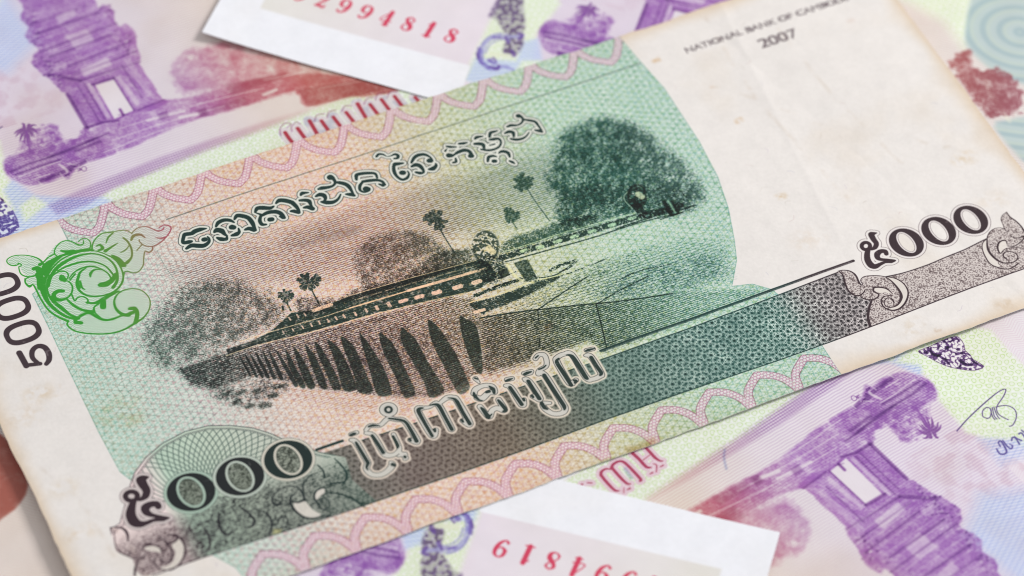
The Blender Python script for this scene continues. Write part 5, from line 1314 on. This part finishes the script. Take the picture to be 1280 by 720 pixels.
    if kind == 'C':
        li = c.part('denomination_lettering')
        K = ((720, 540), 9.11)
        groups = [[[(650, 250, 34), (650, 205, 30), (700, 165, 26), (770, 160, 26), (830, 215, 34), (900, 290, 34), (960, 328, 22), (990, 325, 12)], [(645, 240, 36), (720, 310, 36), (800, 395, 34), (855, 402, 16)], [(765, 318, 10), (838, 262, 10)], [(880, 360, 10), (918, 378, 14), (915, 455, 12)], [(960, 395, 12), (995, 378, 16)], [(840, 480, 10), (870, 462, 20)]],
                  [[(285, 490, 36), (290, 450, 30), (340, 418, 22), (400, 425, 14)], [(285, 490, 34), (350, 570, 34), (440, 660, 30), (495, 665, 12)], [(405, 410, 34), (425, 365, 30), (490, 332, 26), (550, 345, 32), (640, 430, 34), (735, 535, 34), (725, 560, 20)], [(405, 400, 34), (490, 500, 34), (580, 585, 30), (625, 585, 10)], [(545, 630, 8), (545, 690, 12)], [(585, 655, 14), (615, 640, 22)]],
                  [[(130, 575, 14), (180, 578, 16)], [(70, 590, 20), (60, 640, 24), (150, 760, 24)]]]
        al = [tr(p, *K) for g in groups for p in g]
        sl, D = c.sd_strokes(al, 0.9)
        c.over(sl, c.cov(D - 0.42), col(236, 222, 228), 0.9)
        for off in (0.16, 0.36):
            c.ink(sl, c.cov(np.abs(D - off) - 0.03), col(190, 110, 150), 0.7)
        c.mark(sl, D < 0.42, li)
        c.over(sl, c.cov(D, 0.1), col(164, 52, 84), 0.93)
        for g in groups:
            s3, D3 = c.sd_strokes([tr(p, *K) for p in g], 0.4); c.mark(s3, D3 < 0.14, c.part('letter', 'denomination_lettering'))
        sl, D = c.sd_strokes([tr([(906, 562, 2.5), (905, 572, 2.5), (908, 586, 2.5)])], 0.5); c.ink(sl, c.cov(D, 0.25), col(150, 170, 220), 0.5)
        for p, cc in [([(562, 420), (600, 480), (630, 520)], (120, 140, 200))]:
            sl, D = c.sd_strokes([tr(p, *K, w=40)], 0.5); c.ink(sl, c.cov(D, 0.3), col(*cc), 0.35)
    return c
# ================================================================== turning prints into sheets of paper
def make_image(name, c):
    im = bpy.data.images.new(name, c.w, c.h, alpha=False, float_buffer=False)
    px = np.ones((c.h, c.w, 4), np.float32)
    px[..., :3] = np.clip(c.rgb[::-1], 0, 1)
    im.pixels.foreach_set(px.ravel())
    im.update()
    im.pack()
    return im
def paper_material(name, image, tone, bump=0.35, scale=9000.0, rough=0.72):
    m = bpy.data.materials.new(name); m.use_nodes = True
    nt = m.node_tree; N = nt.nodes; L = nt.links
    b = N['Principled BSDF']
    b.inputs['Roughness'].default_value = rough
    b.inputs['Specular IOR Level'].default_value = 0.28
    tc = N.new('ShaderNodeTexCoord')
    if image is not None:
        t = N.new('ShaderNodeTexImage'); t.image = image; t.interpolation = 'Cubic'; t.extension = 'EXTEND'
        L.new(tc.outputs['UV'], t.inputs['Vector']); base = t.outputs['Color']
        bw = N.new('ShaderNodeRGBToBW'); L.new(base, bw.inputs[0])
        ro = N.new('ShaderNodeMapRange'); ro.inputs[1].default_value = 0.05; ro.inputs[2].default_value = 0.7; ro.inputs[3].default_value = 0.48; ro.inputs[4].default_value = rough
        L.new(bw.outputs[0], ro.inputs[0]); L.new(ro.outputs[0], b.inputs['Roughness'])
    else:
        r = N.new('ShaderNodeRGB'); r.outputs[0].default_value = (*tone, 1); base = r.outputs[0]
    # cotton fibres: a faint mottling of the sheet and a fine relief
    n1 = N.new('ShaderNodeTexNoise'); n1.inputs['Scale'].default_value = 260; n1.inputs['Detail'].default_value = 5
    n2 = N.new('ShaderNodeTexNoise'); n2.inputs['Scale'].default_value = 2600; n2.inputs['Detail'].default_value = 3
    L.new(tc.outputs['Object'], n1.inputs['Vector']); L.new(tc.outputs['Object'], n2.inputs['Vector'])
    mr = N.new('ShaderNodeMapRange'); mr.inputs[1].default_value = 0.3; mr.inputs[2].default_value = 0.7; mr.inputs[3].default_value = 0.965; mr.inputs[4].default_value = 1.015
    L.new(n1.outputs['Fac'], mr.inputs[0])
    mx = N.new('ShaderNodeMix'); mx.data_type = 'RGBA'; mx.blend_type = 'MULTIPLY'; mx.inputs[0].default_value = 1
    L.new(base, mx.inputs[6]); L.new(mr.outputs[0], mx.inputs[7]); L.new(mx.outputs[2], b.inputs['Base Color'])
    mixn = N.new('ShaderNodeMath'); mixn.operation = 'ADD'
    n3 = N.new('ShaderNodeTexNoise'); n3.inputs['Scale'].default_value = 700; n3.inputs['Detail'].default_value = 4
    L.new(tc.outputs['Object'], n3.inputs['Vector'])
    L.new(n2.outputs['Fac'], mixn.inputs[0]); L.new(n3.outputs['Fac'], mixn.inputs[1])
    if image is not None:
        ih = N.new('ShaderNodeMath'); ih.operation = 'MULTIPLY_ADD'; ih.inputs[1].default_value = -0.35
        L.new(bw.outputs[0], ih.inputs[0]); L.new(mixn.outputs[0], ih.inputs[2]); mixn = ih
    bp = N.new('ShaderNodeBump'); bp.inputs['Strength'].default_value = bump; bp.inputs['Distance'].default_value = 0.00005
    L.new(mixn.outputs[0], bp.inputs['Height']); L.new(bp.outputs['Normal'], b.inputs['Normal'])
    return m

THICK = 0.09
def build_note(name, label, group, c, cell, origin, ang, zf, seed, tone=(0.8, 0.79, 0.77), ragged=0.10, bump=0.35):
    """one note: an Empty that parents the sheet and each printed element, all cut from one shared surface"""
    nx, ny = int(round(c.W / cell)), int(round(c.H / cell))
    gx = np.linspace(0, c.W, nx + 1); gy = np.linspace(0, c.H, ny + 1)
    GX, GY = np.meshgrid(gx, gy)
    PX_, PY_ = GX.copy(), GY.copy()
    nf = lambda t, s: (vnoise(t, np.zeros_like(t) + s, 1.1, seed + s) - 0.5) * ragged + (vnoise(t, np.zeros_like(t) + s, 6.0, seed + s + 3) - 0.5) * ragged * 2.0
    PY_[0] += nf(gx, 1); PY_[-1] += nf(gx, 2); PX_[:, 0] += nf(gy, 3); PX_[:, -1] += nf(gy, 4)
    ca, sa = math.cos(math.radians(ang)), math.sin(math.radians(ang))
    Z = zf(PX_, PY_)
    WX = (PX_ * ca - PY_ * sa); WY = (PX_ * sa + PY_ * ca)
    V = np.stack([WX, WY, Z], -1).reshape(-1, 3) * MM
    UV = np.stack([GX / c.W, GY / c.H], -1).reshape(-1, 2)
    rows = ((c.H - (gy[:-1] + gy[1:]) / 2) * c.den).astype(int).clip(0, c.h - 1)
    cols_ = ((gx[:-1] + gx[1:]) / 2 * c.den).astype(int).clip(0, c.w - 1)
    ids = c.id[np.ix_(rows, cols_)]
    # drop pieces of fewer than 6 cells back into the sheet
    cnt = np.bincount(ids.ravel(), minlength=len(c.names))
    i0 = (np.arange(ny)[:, None] * (nx + 1) + np.arange(nx)[None, :])
    Q = np.stack([i0, i0 + 1, i0 + nx + 2, i0 + nx + 1], -1).reshape(-1, 4)
    idf = ids.ravel()
    mat = paper_material(name + '_print', make_image(name + '_print', c), tone, bump)
    back = paper_material(name + '_back', None, tone, bump)
    root = bpy.data.objects.new(name, None)
    root.empty_display_size = 0.01
    root.location = (origin[0] * MM, origin[1] * MM, 0)
    root['label'] = label; root['category'] = 'banknote'; root['group'] = group
    COL.objects.link(root)
    made = {}; seen = {}
    for k, (nm, par, lab) in enumerate(c.names):
        key = nm if nm not in seen else '%s.%03d' % (nm, seen[nm]); seen[nm] = seen.get(nm, 0) + 1
        if k and cnt[k] < 5:
            continue
        q = Q[idf == k]
        used, inv = np.unique(q.ravel(), return_inverse=True)
        v = V[used]; uv = UV[used]; f = inv.reshape(-1, 4)
        mats = np.zeros(len(f), np.int32)
        if k == 0:
            # underside and the cut edge of the paper belong to the sheet
            st = 4
            bx = np.unique(np.r_[np.arange(0, nx + 1, st), nx]); by = np.unique(np.r_[np.arange(0, ny + 1, st), ny])
            B = np.stack([WX[np.ix_(by, bx)], WY[np.ix_(by, bx)], Z[np.ix_(by, bx)] - THICK], -1).reshape(-1, 3) * MM
            o = len(v); nb = len(bx)
            j0 = (np.arange(len(by) - 1)[:, None] * nb + np.arange(nb - 1)[None, :]) + o
            qb = np.stack([j0, j0 + nb, j0 + nb + 1, j0 + 1], -1).reshape(-1, 4)
            ring = np.r_[np.arange(nx + 1), (np.arange(1, ny + 1)) * (nx + 1) + nx, ny * (nx + 1) + np.arange(nx - 1, -1, -1), np.arange(ny - 1, 0, -1) * (nx + 1)]
            R = V[ring]; Rb = R.copy(); Rb[:, 2] -= THICK * MM
            o2 = o + len(B); n = len(R); a_ = np.arange(n); b_ = (a_ + 1) % n
            qr = np.stack([o2 + a_, o2 + n + a_, o2 + n + b_, o2 + b_], -1)
            v = np.concatenate([v, B, R, Rb]); uv = np.concatenate([uv, np.zeros((len(B) + 2 * n, 2))])
            f = np.concatenate([f, qb, qr]); mats = np.r_[mats, np.ones(len(qb) + len(qr), np.int32)]
        me = bpy.data.meshes.new(nm)
        me.vertices.add(len(v)); me.vertices.foreach_set('co', v.astype(np.float32).ravel())
        me.loops.add(f.size); me.loops.foreach_set('vertex_index', f.ravel().astype(np.int32))
        me.polygons.add(len(f)); me.polygons.foreach_set('loop_start', np.arange(0, f.size, 4, dtype=np.int32)); me.polygons.foreach_set('loop_total', np.full(len(f), 4, np.int32))
        me.polygons.foreach_set('material_index', mats)
        me.polygons.foreach_set('use_smooth', np.ones(len(f), bool))
        ul = me.uv_layers.new(name='UVMap'); ul.data.foreach_set('uv', uv[f.ravel()].astype(np.float32).ravel())
        me.materials.append(mat)
        if k == 0: me.materials.append(back)
        me.update(); me.validate()
        ob = bpy.data.objects.new(nm, me); COL.objects.link(ob)
        ob.parent = made[par] if (par in made) else root
        if lab: ob['label'] = lab
        made[key] = ob
    return root

def gauss(x, y, cx, cy, sx, sy):
    return np.exp(-((x - cx) / sx) ** 2 - ((y - cy) / sy) ** 2)
def z_main(x, y):
    # nearly flat: soft handling waves, a shallow cross crease, the worn left end slightly lifted
    w = 0.10 * np.sin(x / 15.0 + 0.6) * np.cos(y / 21.0) + 0.05 * np.sin(x / 6.3 + y / 9.0)
    crease = 0.07 * np.exp(-np.abs((x - 118.5 - 0.12 * (y - 40)) / 1.1)) * (y > 20)
    crease -= 0.05 * np.exp(-np.abs((x - 127.0 + 0.25 * (y - 30)) / 0.9))
    dents = 0.05 * (vnoise(x, y, 4.0, 5) - 0.5) + 0.022 * (vnoise(x, y, 1.3, 6) - 0.5)
    ed = np.minimum(np.minimum(x, NW - x), np.minimum(y, NH - y))
    sag = 0.07 * np.exp(-np.maximum(ed, 0) / 5.0) * ss(6, 26, x) * (0.5 + vnoise(x, y, 14, 9))
    fold = 0.10 * np.exp(-np.abs((x - 73.2 + 0.03 * y) / 1.6))
    z = w * 1.6 + crease * 1.3 + dents * 1.5 + fold - sag
    return np.where(z < -0.04, -0.04 + 0.10 * np.tanh((z + 0.04) / 0.10), z)
def z_A(x, y): return -0.58 + 0.05 * np.sin(x / 13) + 0.03 * np.sin(y / 8)
def z_C(x, y): return -0.52 + 0.05 * np.sin(x / 12 + 1) + 0.03 * np.sin(y / 9)
def z_B(x, y): return -0.37 + 0.9 * np.exp(-np.maximum(x, 0) / 9.0) * np.exp(-(y / 30.0) ** 2) + 0.05 * np.sin(x / 14)
def z_D(x, y): return -0.37 + 0.35 * np.exp(-np.maximum(x, 0) / 8.0) - 1.25 * ss(58, 92, x) + 0.04 * np.sin(x / 12)

GRP = 'banknotes lying in a loose heap'
build_note('banknote', 'worn green 5000 riel note with an engraved bridge, lying on top of the purple ones', GRP, A, 0.25, (0, 0), 0.0, z_main, 1, ragged=0.15)
LAB = {'A': 'purple note at the upper left, its tower upright and a row of red letters showing', 'B': 'crisp purple note at the top with white margin and red serial 92994818',
       'C': 'purple note upside down at the lower right, with a signature and a tower', 'D': 'purple note upside down at the bottom edge, white corner and red serial 92994819'}
del X, Y, Xf, Yf, Fm
for kind, zf in (('A', z_A), ('C', z_C), ('B', z_B), ('D', z_D)):
    o, ang, _ = FR[kind]
    build_note('banknote', LAB[kind], GRP, variant(kind), 0.4, o, ang, zf, 20 + ord(kind), tone=(0.84, 0.84, 0.87), ragged=0.03, bump=0.2)

# the table under the heap
def table():
    m = bpy.data.materials.new('table_laminate'); m.use_nodes = True
    nt = m.node_tree; N = nt.nodes; L = nt.links; b = N['Principled BSDF']
    n = N.new('ShaderNodeTexNoise'); n.inputs['Scale'].default_value = 40; n.inputs['Detail'].default_value = 6
    r = N.new('ShaderNodeValToRGB'); r.color_ramp.elements[0].color = (0.30, 0.28, 0.26, 1); r.color_ramp.elements[1].color = (0.38, 0.36, 0.34, 1)
    L.new(n.outputs['Fac'], r.inputs['Fac']); L.new(r.outputs['Color'], b.inputs['Base Color']); b.inputs['Roughness'].default_value = 0.5
    s = 0.35; z1, z0 = -0.0021, -0.022
    vs = [(x + 0.07, y + 0.03, z) for z in (z0, z1) for x, y in ((-s, -s), (s, -s), (s, s), (-s, s))]
    fs = [(0, 3, 2, 1), (4, 5, 6, 7), (0, 1, 5, 4), (1, 2, 6, 5), (2, 3, 7, 6), (3, 0, 4, 7)]
    me = bpy.data.meshes.new('tabletop'); me.from_pydata(vs, [], fs); me.materials.append(m)
    o = bpy.data.objects.new('tabletop', me); o['kind'] = 'structure'; COL.objects.link(o)
table()
